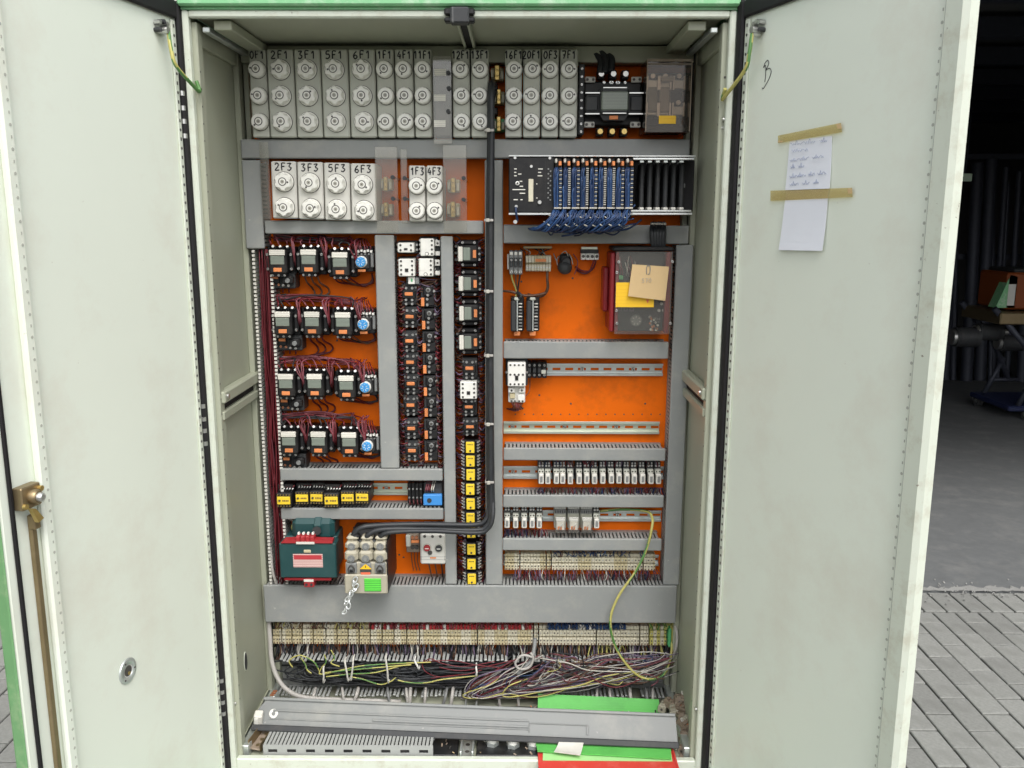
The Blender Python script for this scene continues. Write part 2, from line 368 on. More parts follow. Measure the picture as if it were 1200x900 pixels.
# half stones closing every second column at the soldier course
halves = [(PX0+i*.1+.05, 1.537) for i in range(-22, 32) if i % 2 == 0]
soldier = [(PX0+.02+i*.1, 1.689) for i in range(-22, 34)]
def seen(x, y):
    px, py = project((x, y, 0)); return (-30 < px < 70 or 1030 < px < 1230) and 660 < py < 930
rest = G(); npav = 0
road = thing('pavement', None, None); road['kind'] = 'structure'
for x, y, k in spots:
    if npav < 280 and seen(x, y): part('paver', rnd.choice(pm), road, (x, y, rnd.uniform(-.0015, .0015)), rot=(0, 0, rnd.choice((0, math.pi)))); npav += 1
    elif y > -3.4: rest.cbox(x-.0475, x+.0475, y-.0975, y+.0975, -.06, rnd.uniform(-.0015, .0015), 'paver', .004)
hm = G().cbox(-.0475, .0475, -.0475, .0475, -.06, 0, 'paver', .004).mesh('paver')
for x, y in halves:
    if seen(x, y): part('paver', hm, road, (x, y, 0))
    else: rest.cbox(x-.0475, x+.0475, y-.0475, y+.0475, -.06, 0, 'paver', .004)
for x, y in soldier:
    if seen(x, y): part('paver', rnd.choice(pm), road, (x, y, rnd.uniform(0, .002)))
    else: rest.cbox(x-.0475, x+.0475, y-.0975, y+.0975, -.06, 0, 'paver', .004)
part('paver_field', rest, road, kind='stuff')
# the hall: an open fronted workshop behind the cabinet
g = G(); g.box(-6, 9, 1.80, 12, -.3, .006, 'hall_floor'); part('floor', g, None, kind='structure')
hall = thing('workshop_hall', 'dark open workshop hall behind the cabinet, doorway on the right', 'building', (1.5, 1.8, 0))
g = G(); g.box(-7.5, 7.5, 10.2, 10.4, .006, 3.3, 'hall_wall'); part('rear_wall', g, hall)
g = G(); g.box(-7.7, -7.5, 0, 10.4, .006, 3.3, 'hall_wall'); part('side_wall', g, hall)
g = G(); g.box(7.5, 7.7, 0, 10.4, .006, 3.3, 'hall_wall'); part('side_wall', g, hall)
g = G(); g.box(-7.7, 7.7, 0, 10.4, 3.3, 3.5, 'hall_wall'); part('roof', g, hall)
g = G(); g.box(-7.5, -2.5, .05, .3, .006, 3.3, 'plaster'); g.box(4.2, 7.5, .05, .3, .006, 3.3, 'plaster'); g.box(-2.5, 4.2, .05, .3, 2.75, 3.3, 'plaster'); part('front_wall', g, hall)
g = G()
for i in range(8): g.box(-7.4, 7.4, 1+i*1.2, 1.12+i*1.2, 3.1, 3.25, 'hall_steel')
part('roof_beam', g, hall, kind='stuff')

# ================================================================== CABINET
cab = thing('electrical_cabinet', 'tall two door electrical cabinet standing open, orange mounting plate inside', 'cabinet', (0, 0, 0))
ZB, ZT = .335, 2.125
g = G()
for s in (-1, 1): g.cbox(s*.6, s*.585, 0, .02, ZB-.02, 2.14, 'paint_rim', .003)
g.cbox(-.585, .585, .001, .02, ZT, 2.14, 'paint_rim', .003)
g.cbox(-.585, .585, .001, .02, ZB-.03, ZB+.012, 'paint_rim', .003)
part('front_frame', g, cab)
for s in (-1, 1):
    g = G(); g.box(s*.589, s*.598, .02, .42, ZB-.02, 2.135, 'paint_inner_shaded'); g.box(s*.5985, s*.6015, .004, .42, 0.12, 2.14, 'green_paint')
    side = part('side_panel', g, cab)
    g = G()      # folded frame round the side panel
    for y0, y1 in ((.02, .05), (.30, .33)): g.cbox(s*.589, s*.574, y0, y1, ZB, 2.12, 'paint_inner_shaded', .002)
    for z0, z1 in ((2.075, 2.12), (ZB, ZB+.03)): g.cbox(s*.589, s*.577, .05, .30, z0, z1, 'paint_inner_shaded', .002)
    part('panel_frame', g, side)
    zr = atX(272, 466, -.575).z if s < 0 else atX(823, 466, .575).z
    g = G()
    for dz in (.012, -.03): g.cbox(s*.589, s*(.566 if dz > 0 else .57), .03, .33, zr+dz-.012, zr+dz+.012+(.006 if dz > 0 else 0), 'paint_inner_shaded', .004)
    g.box(s*.589, s*.58, .04, .32, zr-.02, zr, 'rubber')
    for y in (.05, .31): g.cyl((s*.566, y, zr+.016), (s*.562, y, zr+.016), .006, 'steel', 8)
    part('cross_rail', g, side)
    g = G(); g.cbox(s*.574, s*.560, .335, .364, ZB, 2.12, 'paint_inner_shaded', .002); part('rear_post', g, cab)
    g = G()
    for z in (1.97, 1.20, .45, 1.1, 1.95-.05): g.cyl((s*.589, .035+.01*rnd.random(), z), (s*.583, .035, z), .004, 'steel', 8)
    part('screw', g, side, kind='stuff')
    g = G()
    for i in range(42): g.cyl((s*.5742, .026, .5+i*.037), (s*.5737, .026, .5+i*.037), .0025, 'ring_dark', 8)
    part('hole_row', g, side, kind='stuff')
g = G(); g.box(-.575, .575, .021, .40, ZT+.004, 2.135, 'paint_inner_shaded'); g.box(-.6, .6, .0, .42, 2.141, 2.146, 'green_paint')
roof = part('roof', g, cab)
g = G(); g.cbox(-.603, .603, -.014, .42, 2.1465, 2.172, 'green_paint', .004); part('roof_edge', g, roof)
g = G(); g.cbox(-.603, .603, -.014, .10, 2.1725, 2.19, 'green_pale', .004); part('roof_lip', g, roof)
g = G(); g.cbox(-.57, .57, .31, .36, 2.085, ZT, 'paint_inner_shaded', .002)
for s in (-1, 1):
    g.cbox(s*.54, s*.50, .03, .31, 2.105, ZT, 'paint_inner_shaded', .002); g.cbox(s*.566, s*.55, .03, .36, 2.10, 2.112, 'zinc', .002)
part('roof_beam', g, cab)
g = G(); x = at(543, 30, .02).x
g.cbox(x-.014, x-.008, .02, .30, 2.112, ZT, 'paint_inner_shaded', .001); g.cbox(x+.008, x+.014, .02, .30, 2.112, ZT, 'paint_inner_shaded', .001); g.box(x-.008, x+.008, .02, .30, 2.118, ZT, 'rubber'); part('roof_rail', g, cab)
cx, z0, wd, ht = rect(520, 7.5, 556, 26.5, -.02)
g = G(); g.cbox(cx-wd*.3, cx+wd*.32, -.02, .012, z0, z0+ht, 'dark_grey', .003); g.cbox(cx-wd*.5, cx+wd*.5, -.012, .012, z0+ht*.55, z0+ht*.98, 'black', .003); g.cbox(cx-wd*.5, cx+wd*.5, -.012, .012, z0+ht*.1, z0+ht*.42, 'black', .003)
g.box(cx-wd*.21, cx-wd*.195, -.0205, .01, z0, z0+ht, 'mid_grey')
part('door_catch', g, cab)
g = G(); g.box(-.598, .598, .41, .42, .1, 2.14, 'paint_inner_shaded'); part('rear_panel', g, cab)
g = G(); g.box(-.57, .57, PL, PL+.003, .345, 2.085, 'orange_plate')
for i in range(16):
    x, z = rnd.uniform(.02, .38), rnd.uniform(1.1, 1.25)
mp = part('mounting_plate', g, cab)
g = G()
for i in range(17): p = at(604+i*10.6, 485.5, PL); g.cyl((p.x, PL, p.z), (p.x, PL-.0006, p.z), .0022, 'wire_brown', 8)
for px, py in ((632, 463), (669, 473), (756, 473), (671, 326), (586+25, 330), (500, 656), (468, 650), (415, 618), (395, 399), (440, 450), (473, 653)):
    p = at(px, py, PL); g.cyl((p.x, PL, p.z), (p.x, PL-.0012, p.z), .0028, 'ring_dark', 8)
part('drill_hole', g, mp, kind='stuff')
g = G(); g.box(-.585, .585, .022, .40, ZB-.022, ZB-.004, 'paint_inner_shaded'); part('floor_panel', g, cab)
def atz(px, py): return atZ(px, py, ZB+.01)
g = G()
p0, p1 = at(322, 893, .03), at(538, 893, .03); g.cbox(-.50, p1.x-.004, .03, .26, ZB-.003, ZB+.006, 'floor_black', .002)
q0 = at(556, 893, .03); g.cbox(q0.x+.004, .45, .03, .26, ZB-.003, ZB+.006, 'floor_black', .002)
part('gland_plate', g, cab)
g = G(); a, b = at(539, 893, .03).x, at(555, 893, .03).x
g.cbox(a, a+.005, .021, .27, ZB-.003, ZB+.022, 'zinc', .001); g.cbox(b-.005, b, .021, .27, ZB-.003, ZB+.022, 'zinc', .001); g.box(a+.005, b-.005, .021, .27, ZB-.003, ZB+.003, 'zinc')
for i in range(7): g.cyl(((a+b)/2, .05+i*.03, ZB+.003), ((a+b)/2, .05+i*.03, ZB+.0035), .006, 'ring_dark', 8)
part('floor_rail', g, cab)
for s in (-1, 1): g = G().cbox(s*.585, s*.56, .03, .36, ZB-.003, ZB+.03, 'zinc', .002); part('floor_rail', g, cab)
g = G(); g.cbox(-.59, .59, .02, .40, .13, ZB-.023, 'dark_grey', .004); g.box(-.59, .59, .012, .019, .12, ZB-.031, 'green_paint'); part('plinth', g, cab)
for sx in (-.5, .5): g = G().cbox(sx-.06, sx+.06, .05, .38, 0, .129, 'dark_grey', .004); part('foot', g, cab)

p = atX(287.5, 776, -.589); g = G(); ov = [(.012*math.cos(a*.3142)+.0, (.030 if math.sin(a*.3142) > 0 else .024)*math.sin(a*.3142)) for a in range(20)]
g.prism(ov, .0015, 'paint_rim', 'yz', (-.5889, p.y, p.z)); g.prism([(a*.86, b*.9) for a, b in ov], .0005, 'dark_grey', 'yz', (-.5872, p.y, p.z)); part('cable_hole', g, cab)
for px, py in ((272.5, 797), (273.5, 824), (232, 138), (231, 149)):
    p = atX(px, py, -.589); g = G(); g.cyl((-.589, p.y, p.z), (-.581, p.y, p.z), .0045, 'steel' if py > 140 else 'ring_dark', 8); part('bolt', g, cab)
for px, py in ((852, 91), (849.5, 150), (818.5, 831), (851, 140)):
    p = atX(px, py, .589); g = G(); g.cyl((.589, p.y, p.z), (.581, p.y, p.z), .0045, 'steel' if py > 100 else 'ring_dark', 8); part('bolt', g, cab)
# doors: local axes u (hinge to free edge), n (towards the inner side), z
def make_door(side, ang, u0, u1, zb, zt):
    a = math.radians(ang); hx, hy = side*.612, -.012
    u = V((side*math.cos(a), -math.sin(a), 0)); n = V((-side*math.sin(a), -math.cos(a), 0))
    d = bpy.data.objects.new('door', None)
    # local x = u, local y = -n, so that the inner face looks along -y
    ex = u if side > 0 else u
    d.matrix_world = Matrix(((u.x, -n.x, 0, hx), (u.y, -n.y, 0, hy), (0, 0, 1, 0), (0, 0, 0, 1)))
    return d, u, n
def door_pt(px, py, side, u, n):
    h = V((side*.612, -.012, 0)); d = ray(px, py); t = (h-CAM).dot(n)/d.dot(n); p = CAM+t*d-h; return p.dot(u), p.z
DZ0, DZ1 = .22, 2.160
doors = {}
for side, ang in ((-1, 78), (1, 70)):
    d, u, n = make_door(side, ang, 0, 0, 0, 0)
    L = side < 0
    h0 = -.024 if L else -.018
    g = G(); g.cbox(h0, .602 if L else .585, 0, .022, DZ0, DZ1, 'paint', .003)
    me = g.mesh('door'); dm = bpy.data.objects.new('door', me); C.objects.link(dm); dm.parent = cab
    # the door leaf is itself the part; its pieces are sub-parts
    dm.matrix_world = d.matrix_world; bpy.data.objects.remove(d); doors[side] = (dm, u, n)
    dm['label'] = 'left door of the cabinet, pale inner face with locking rod' if L else 'right door of the cabinet, pale inner face with a taped note'
    g = G(); g.cbox(h0-.002, .6045 if L else .590, .0225, .027, DZ0-.002, DZ1+.002, 'green_edge_dimmed', .002)
    if L: g.cbox(.6025, .608, .0, .0222, DZ0, DZ1, 'green_edge_dimmed', .0025)
    part('outer_skin', g, dm)
    g = G()
    sx = (.002, .016) if L else (.011, .027)
    g.cbox(sx[0], sx[1], -.005, .0, .24, DZ1-.044, 'paint_rim', .002)
    fx = (.499, .523) if L else (.533, .5545)
    if L: g.cbox(fx[0], fx[1], -.014, .0, .24, DZ1-.042, 'paint', .004)
    else: g.cbox(.5535, .602, -.012, .021, DZ0+.002, DZ1-.002, 'paint_rim', .008); g.box(.5495, .5515, -.0008, .001, DZ0+.01, DZ1-.044, 'mid_grey')
    g.cbox(fx[0] if L else .03, fx[1] if L else .56, -.012, 0, .23, .262, 'paint', .003) if not L else g.cbox(.016, .499, -.012, 0, .23, .262, 'paint', .003)
    part('stiffener', g, dm)
    g = G()
    for i in range(96):
        z = .27+i*.0195; xm = (sx[0]+sx[1])/2
        if z > DZ1-.055: break
        if i % 2: g.cyl((xm, -.0051, z), (xm, -.0055, z), .0032, 'ring_dark', 8)
        else: g.box(xm-.0022, xm+.0022, -.0051, -.0055, z-.0035, z+.0035, 'ring_dark')
        xm2, yy = (fx[0]+.009, -.0142) if L else (.545, -.0001)
        if i % 2: g.cyl((xm2, yy, z), (xm2, yy-.0004, z), .0028, 'hole_grey', 8)
        else: g.box(xm2-.0013, xm2+.0013, yy, yy-.0004, z-.0024, z+.0024, 'hole_grey')
    part('hole_row', g, dm, kind='stuff')
    g = G(); gx = (-.022, -.002) if L else (-.016, .0085)
    g.cbox(gx[0], gx[1], -.010, 0, DZ0+.01, DZ1-.003, 'rubber', .004)
    g.cbox(gx[1], .575 if L else .55, -.010, 0, DZ1-.041, DZ1-.003, 'rubber', .004)
    if L: g.cbox(.576, .585, -.006, 0, DZ0+.01, DZ1-.003, 'rubber', .002)
    part('gasket', g, dm)
    # earth stud
    ux, uz = door_pt(185 if L else 892, 31, side, u, n)
    g = G()
    for dx, dz in ((-.012, .006), (0, .009), (.011, .006), (-.014, -.006), (.012, -.009)): g.cyl((ux+dx, 0, uz+dz), (ux+dx, -.012-rnd.random()*.006, uz+dz), .005, 'dark_grey' if rnd.random() < .6 else 'steel', 7)
    g.cyl((ux, 0, uz-.008), (ux, -.024, uz-.008), .007, 'steel', 10)
    part('earth_stud', g, dm)
    hy = ((135, 215), (497, 240), (815, 261)) if L else ((119, 861), (492, 842), (822, 828))
    for py, px in hy:
        p = at(px, py, 0.0); g = G(); zz = p.z
        g.cyl((side*.6065, -.006, zz-.05), (side*.6065, -.006, zz+.05), .0048, 'dark_grey', 10)
        for q in (-.045, -.014, .014, .045): g.cyl((side*.6065, -.006, zz+q-.005), (side*.6065, -.006, zz+q+.005), .0062, 'steel', 10)
        part('hinge', g, cab)
dl, ul, nl = doors[-1]; dr, ur, nr = doors[1]
# locking rod and cam on the left door
g = G(); uz = door_pt(22, 588, -1, ul, nl)[1]
g.cbox(.5365, .5475, -.009, -.0, DZ0+.01, uz-.03, 'bronze', .001); g.cbox(.533, .549, -.016, -.002, uz-.055, uz-.028, 'bronze', .002)
lock = part('locking_rod', g, dl)
g = G(); g.cbox(.530, .575, -.020, -.0005, uz-.012, uz+.028, 'bronze', .002); g.lathe([(.013, 0), (.013, -.01), (.010, -.013)], (.551, -.020, uz+.008), 'bronze', 14); g.lathe([(.008, 0), (.008, -.008), (.005, -.010)], (.551, -.032, uz+.008), 'steel', 12)
g.prism([(.556, -.012), (.566, -.008), (.553, -.038), (.540, -.034)], -.008, 'brass', 'xz', (0, -.021, uz)); g.cyl((.534, -.02, uz+.018), (.534, -.026, uz+.018), .005, 'brass', 8); g.cyl((.572, -.02, uz-.004), (.572, -.026, uz-.004), .005, 'brass', 8)
part('lock_cam', g, lock)
uh, zh = door_pt(149, 786, -1, ul, nl)
g = G(); g.lathe([(.027, 0), (.027, -.0025), (.025, -.0035), (.0135, -.0035), (.013, -.001)], (uh, 0, zh), 'zinc', 24)
g.lathe([(.0132, -.0022), (.0095, -.0024)], (uh, 0, zh), 'white_plastic', 24); g.cyl((uh, -.0024, zh), (uh, -.0027, zh), .0115, 'ring_dark', 20); g.cyl((uh-.002, -.0026, zh-.006), (uh-.002, -.0035, zh-.006), .004, 'brass', 8)
for a in (.4, 2.5, 4.6): g.cyl((uh+.02*math.sin(a), -.0035, zh+.02*math.cos(a)), (uh+.02*math.sin(a), -.0042, zh+.02*math.cos(a)), .0022, 'ring_dark', 8)
part('cable_entry', g, dl)
# letter on the right door
ub, zb_ = door_pt(893, 97, 1, ur, nr)
g = G(); g.strokes([[(p.x, p.y) for p in curve([(a, b, 0) for a, b in l], 4)] for l in GL['B']], ub, -.0006, zb_, .033, .042, .0009, 'ink'); part('marking', g, dr, label='letter B written by hand')
# right door: notes and tape (on the door face, each a thing)
def on_door(px, py): uu, zz = door_pt(px, py, 1, ur, nr); return uu, zz
def door_thing(name, g, label, cat, group=None):
    o = part(name, g); o.matrix_world = dr.matrix_world.copy(); return tag(o, label, cat, group)
def quad_sheet(g, pts, off, mt, nu=4, nv=8, curl=.0, th=.0006):
    (a, b, c, d) = [V((p[0], 0, p[1])) for p in pts]       # tl, tr, br, bl
    vs = []; 
    for lay in (0, 1):
        for j in range(nv+1):
            for i in range(nu+1):
                s_, t_ = i/nu, j/nv; p = (a*(1-s_)+b*s_)*(1-t_)+(d*(1-s_)+c*s_)*t_
                vs.append((p.x, -off-curl*t_*t_-.0015*math.sin(5*t_+2*s_)*curl/.012-lay*th*-1, p.z))
    N = (nu+1)*(nv+1); fs = []
    for j in range(nv):
        for i in range(nu):
            q = j*(nu+1)+i; fs.append((q, q+nu+1, q+nu+2, q+1)); fs.append((N+q, N+q+1, N+q+nu+2, N+q+nu+1))
    ring = [i for i in range(nu+1)]+[(j)*(nu+1)+nu for j in range(1, nv+1)]+[nv*(nu+1)+i for i in range(nu-1, -1, -1)]+[j*(nu+1) for j in range(nv-1, 0, -1)]
    for i in range(len(ring)): x, y = ring[i], ring[(i+1) % len(ring)]; fs.append((x, y, N+y, N+x))
    g.add(vs, fs, mt, False)
note = G(); quad_sheet(note, [on_door(926.5, 165), on_door(976, 159), on_door(974, 221), on_door(922, 223)], .002, 'paper', curl=.002)
rows = ((928, 170.5, 972, 166, (2, .6)), (929, 178.5, 950, 177, (1.3,)), (927, 190, 968, 184.5, (2.4, 1.4)), (928, 197.5, 945, 196, (.6, .8)), (927, 209, 971, 204, (2.6, 1.1, 1.4)), (927, 218, 962, 215, (1, .8, .6)))
wr = G()
for x0, y0, x1, y1, wl in rows:
    (a, za), (b, zb2) = on_door(x0, y0), on_door(x1, y1); x = a
    tot = sum(wl)+.25*(len(wl)-1)
    for q in wl:
        n_ = int(6+q*7); e = x+(b-a)*q/tot; pts = []
        for i in range(n_):
            t_ = i/n_; xx = x+(e-x)*t_; zz = za+(zb2-za)*(xx-a)/(b-a)
            pts.append((xx, -.0040, zz+(.009 if i == 0 else .0045)*(i % 2)*rnd.uniform(.5, 1.2)+(.004 if i % 5 == 0 else 0)))
        wr.tube([tuple(p) for p in curve(pts, 2)], .00042, 'pencil', 4); x = e+(b-a)*.25/tot
o = door_thing('note_paper', note, 'upper white paper note with handwriting taped to the right door', 'note', 'notes on the right door'); part('handwriting', wr, o)
n2 = G(); quad_sheet(n2, [on_door(923, 224), on_door(972.5, 222), on_door(967, 294), on_door(915.5, 293)], .0032, 'paper', curl=.004)
door_thing('note_paper', n2, 'lower blank folded sheet hanging below the note, curling at its end', 'note', 'notes on the right door')
for pts, lb in (([(914, 159), (988, 144), (989, 155), (914, 168)], 'upper strip of yellowed tape above the handwritten note'), ([(905, 223.5), (1001, 220), (1001.5, 231), (905, 235.5)], 'lower strip of yellowed tape across the note joint')):
    g = G(); quad_sheet(g, [on_door(*p) for p in pts], .0048, 'tape_clear', curl=0, th=.0003)
    for e in (0, 1):
        a, b = (pts[0], pts[3]) if e == 0 else (pts[1], pts[2]); s_ = 1 if e == 0 else -1
        if e == 1 or lb[0] == 'u': quad_sheet(g, [on_door(a[0], a[1]+(6 if e == 0 else 1)), on_door(a[0]+s_*6*.9, a[1]+(6 if e == 0 else 1)), on_door(b[0]+s_*5, b[1]-1 if e == 0 else b[1]-4), on_door(b[0], b[1]-1 if e == 0 else b[1]-4)], .0052, 'cardboard', 1, 1, 0, .0003)
    door_thing('tape_strip', g, lb, 'tape', 'tape on the right door')
# earth straps between the doors and the frame
for side, a, m_, e, lb in ((-1, (187, 37), (207, 78), (229, 106), 'short green and yellow earth wire looping from the left door to the frame'), (1, (891, 40), (873, 82), (851, 115), 'short yellow green earth wire looping from the right door to the frame')):
    dm, u, n = doors[side]; h = V((side*.612, -.012, 0))
    uu, zz = door_pt(*a, side, u, n); A = h+uu*u+.02*n+V((0, 0, zz)); B = at(*m_, -.07); E_ = at(*e, .0); F_ = atX(e[0]-side*1.0, e[1]-11, side*.58)
    g = G(); g.tube(curve([A, (A+B)/2+V((0, -.006, -.006)), B, E_+V((-side*.004, -.012, .004)), E_+V((-side*.006, .01, .0)), F_], 6), .0042, 'wire_green' if side < 0 else 'wire_yellow', 8, 'wire_yellow' if side < 0 else 'wire_green')
    g.cyl(A, A+n*-.018, .006, 'steel', 8)
    solo('earth_wire', g, lb, 'wire', group='door earth wires')


# ================================================================== WIRING DUCTS
FP = .0104       # pitch of the slotted fingers
def fingers_h(g, x0, x1, z, up, Y0, Y1, t=.0016):     # a slotted wall lying horizontally at height z
    n = int((x1-x0)/FP)
    for i in range(n):
        x = x0+(i+.5)*(x1-x0)/n; g.box(x-.0031, x+.0031, Y0, Y1, z, z+(t if up else -t), 'finger_grey')
def fingers_v(g, z0, z1, x, Y0, Y1, t=.0016):
    n = int((z1-z0)/FP)
    for i in range(n):
        z = z0+(i+.5)*(z1-z0)/n; g.box(x, x+t, Y0, Y1, z-.0031, z+.0031, 'finger_grey')
def duct(px, label, vert=False, Y=DF, teeth=True, mt='duct_grey'):
    cx, z0, wd, ht = rect(*px, Y)
    t = thing('cable_duct', label, 'cable duct', (cx, PL, z0), 'grey wiring ducts', (0, rnd.uniform(-.0025, .0025), 0))
    g = G(); d = PL-Y; h = wd/2
    g.cbox(-h, h, -d, -d+.010, 0, ht, mt, .0025)
    part('cover', g, t)
    g = G(); g.box(-h+.003, h-.003, -.003, 0, .003, ht-.003, mt)
    if vert:
        for s in (-1, 1): g.box(s*(h-.003), s*(h-.005), -.02, -.003, .003, ht-.003, mt)
    else:
        for z in (.003, ht-.005): g.box(-h+.003, h-.003, -.02, -.003, z, z+.002, mt)
    part('trough', g, t)
    g = G()
    if vert:
        fingers_v(g, .004, ht-.004, -h+.003, -d+.0105, -.020); fingers_v(g, .004, ht-.004, h-.005, -d+.0105, -.020)
    else:
        fingers_h(g, -h+.004, h-.004, ht-.004, False, -d+.0105, -.020); fingers_h(g, -h+.004, h-.004, .003, True, -d+.0105, -.020)
    part('slotted_wall', g, t, kind='stuff')
    return t
duct((282, 163, 808.5, 185.5), 'long grey duct running under the top row of fuse blocks')
duct((285.5, 187.5, 307, 291.5), 'short upright grey duct left of the fuse blocks marked 2F3 and 3F3', True)
duct((310, 258.5, 566.5, 274), 'grey duct under the lower fuse blocks, left half of the plate')
duct((442.5, 275.5, 464.5, 549), 'upright grey duct between the big black contactors and the twin relay columns', True)
duct((519.2, 277, 533, 685), 'narrow upright grey duct between the relay columns and the yellow timer column', True)
duct((568.3, 187.5, 588.7, 685.5), 'tall upright grey duct in the middle, behind the thick black cables', True)
duct((590, 263.5, 765, 285.5), 'grey duct directly under the rack of blue wired modules')
duct((780, 264.5, 807.5, 286), 'stub of grey duct right of the black cables under the module rack')
duct((784.5, 287, 804, 686), 'tall upright grey duct along the right edge of the mounting plate', True)
duct((590, 400.5, 783.5, 420.5), 'grey duct above the empty perforated rail, right half')
duct((590, 525.5, 780, 540), 'grey duct directly above the long row of clear relays')
duct((589.5, 580.5, 778, 595), 'grey duct directly below the long row of clear relays')
duct((589, 631.5, 775.5, 645.5), 'grey duct directly above the upper beige terminal row')
duct((309.5, 686.5, 793, 730), 'widest grey duct running across below the transformer and breaker', Y=.275)
duct((328, 549.5, 518.5, 563.5), 'grey duct above the six yellow faced timers')
duct((329, 596, 519.5, 609), 'grey duct below the six yellow faced timers')
# open duct without its cover along the left edge, red wires showing
t = thing('open_duct', 'uncovered duct with white slotted edges full of red wires, left edge', 'cable duct', (0, 0, 0), 'grey wiring ducts')
zt, zb = at(300, 292, .30).z, at(318, 684, .30).z
xl, xr = at(306.5, 480, .29).x, at(326, 480, .29).x
g = G(); g.box(xl, xr, PL-.003, PL, zb, zt, 'duct_grey'); part('trough', g, t)
g = G(); fingers_v(g, zb, zt, xl, .292, PL-.004); fingers_v(g, zb, zt, xr, .292, PL-.004)
n = int((zt-zb)/FP)
for x in (xl, xr):
    for i in range(n): z = zb+(i+.5)*(zt-zb)/n; g.box(x-.003, x+.004, .288, .292, z-.0031, z+.0031, 'loose_white')
part('slotted_wall', g, t, kind='stuff')
g = G()
for i in range(46):
    x = xl+.006+(xr-xl-.010)*rnd.random(); y = rnd.uniform(.293, .345); a, b = sorted((rnd.uniform(zb, zt), rnd.uniform(zb, zt)))
    if b-a < .25: a, b = zb, zt
    pts = [(x+rnd.uniform(-.004, .004), y+rnd.uniform(-.006, .006), a+(b-a)*k/7) for k in range(8)]
    g.tube(curve(pts, 3), .0017, rnd.choice(['red_wire', 'red_wire', 'red_wire_dark', 'pink_wire']), 5)
solo('wire_loom', g, 'vertical loom of dark red wires lying in the uncovered left duct', 'wires', kind='stuff')

# ================================================================== FUSE BLOCKS
def fuse_cap(big):
    g = G()
    if big:
        st = lambda a, i: (.10*max(-1, min(1, 1.6*math.cos(6*a))) if i >= 2 else 0)
        g.lathe([(.0275, 0), (.0275, -.0008)], (0, 0, 0), 'ring_dark', 32); g.lathe([(.0258, -.0008), (.0258, -.0045)], (0, 0, 0), 'porcelain', 32)  # dark disc drawn in for the shadow round the lobed cap
        g.lathe([(.0238, -.0042), (.0238, -.006), (.0225, -.018), (.020, -.022), (.0118, -.0225)], (0, 0, 0), 'porcelain', 48, st)
    else:
        st = lambda a, i: (.018*math.cos(16*a) if 1 <= i <= 2 else 0)
        g.lathe([(.0236, 0), (.0236, -.0008)], (0, 0, 0), 'ring_dark', 32); g.lathe([(.0222, 0), (.0222, -.006), (.0212, -.017), (.0185, -.021), (.0118, -.0215)], (0, 0, 0), 'porcelain', 48, st)  # round cap likewise gets a painted shadow line at its foot
    me = g.mesh('fuse_cap'); y = -.0227 if big else -.0217
    w_ = G(); w_.lathe([(.0112, y), (.0095, y-.0004)], (0, 0, 0), 'ring_dark', 20); w_.lathe([(.0088, y-.0006), (.0080, y-.0009)], (0, 0, 0), 'porcelain', 18); w_.lathe([(.0052, y-.0011), (.0048, y-.0012)], (0, 0, 0), 'fuse_glass', 14)
    w_.cyl((0, y, .0140), (0, y-.0006, .0140), .0026, 'ring_dark', 8); w_.cyl((0, y-.0011, 0), (0, y-.0015, 0), .0016, 'ring_dark', 6)
    return me, w_.mesh('viewing_window')
CAPS = {True: fuse_cap(True), False: fuse_cap(False)}
def fuse_block(px, text, caps, label, group, Y, mt, big, tilt=0):
    cx, z0, wd, ht = rect(*px, Y)
    t = thing('fuse_block', label, 'fuse block', (cx, PL, z0), group, (0, tilt, 0)); d = PL-Y; h = wd/2-.0011
    g = G(); g.cbox(-h, h, -d, -.002, 0, ht, mt, .003)
    g.box(-h+.004, h-.004, -d-.0004, -d+.001, ht-.034, ht-.006, mt); part('housing', g, t)
    g = G(); cw = (.0092 if len(text) > 3 else .0098) if not big else .0125; tw = cw*1.25*len(text)-cw*.25
    write(g, text, -tw/2+rnd.uniform(-.001, .001), -d-.0008, ht-.0225, cw, .0175, .0015); part('marking', g, t, label='mark %s written by hand' % text)
    for zc in caps:
        zz = at((px[0]+px[2])/2, zc, Y-.01).z-z0
        me, wm = CAPS[big]; c = part('fuse_cap', me, t, (rnd.uniform(-.0015, .0015), -d, zz)); c.scale = (.93, .85, .93)
        part('viewing_window', wm, c, rot=(0, rnd.random()*6.28, 0))
    return t
YF = .27
top = [('0F1', 293, 313.6, 0), ('2F1', 314, 345.6, 1), ('3F1', 346, 376.8, 1), ('5F1', 377.2, 409, 1), ('6F1', 409.5, 440.8, 1), ('1F1', 441.4, 462.6, 0), ('4F1', 463.2, 485, 0), ('11F1', 485.5, 506.2, 0),
       ('12F1', 530, 551, 0), ('13F1', 551.7, 573, 0), ('16F1', 591.5, 612, 0), ('20F1', 612.6, 633.6, 0), ('0F3', 634.4, 655, 0), ('7F1', 655.8, 677.3, 0)]
for tx, a, b, big in top:
    fuse_block((a, 57.5, b, 161), tx, (81, 112, 142.5), ('wide' if big else 'narrow')+' grey block with three %s fuse caps hand marked %s' % ('lobed' if big else 'round', tx), 'three cap fuse blocks in the top row', YF, 'housing_grey', bool(big))
low = [('2F3', 317.5, 347.7, 189, 256, 1), ('3F3', 348.3, 378.8, 189.8, 257, 1), ('5F3', 379.4, 410, 190.6, 258, 1), ('6F3', 410.6, 441, 191.5, 259, 1), ('1F3', 478.4, 498.4, 194, 259.5, 0), ('4F3', 499, 519, 194, 259.5, 0)]
for i, (tx, a, b, z1, z0, big) in enumerate(low):
    fuse_block((a, z1, b, z0), tx, ((213+i*1.1, 243+i*1.1) if big else (217.8, 247)), ('wide' if big else 'narrow')+' pale block with two white fuse caps hand marked %s' % tx, 'two cap fuse blocks in the second row', .262, 'housing_light', bool(big), math.radians(.6))

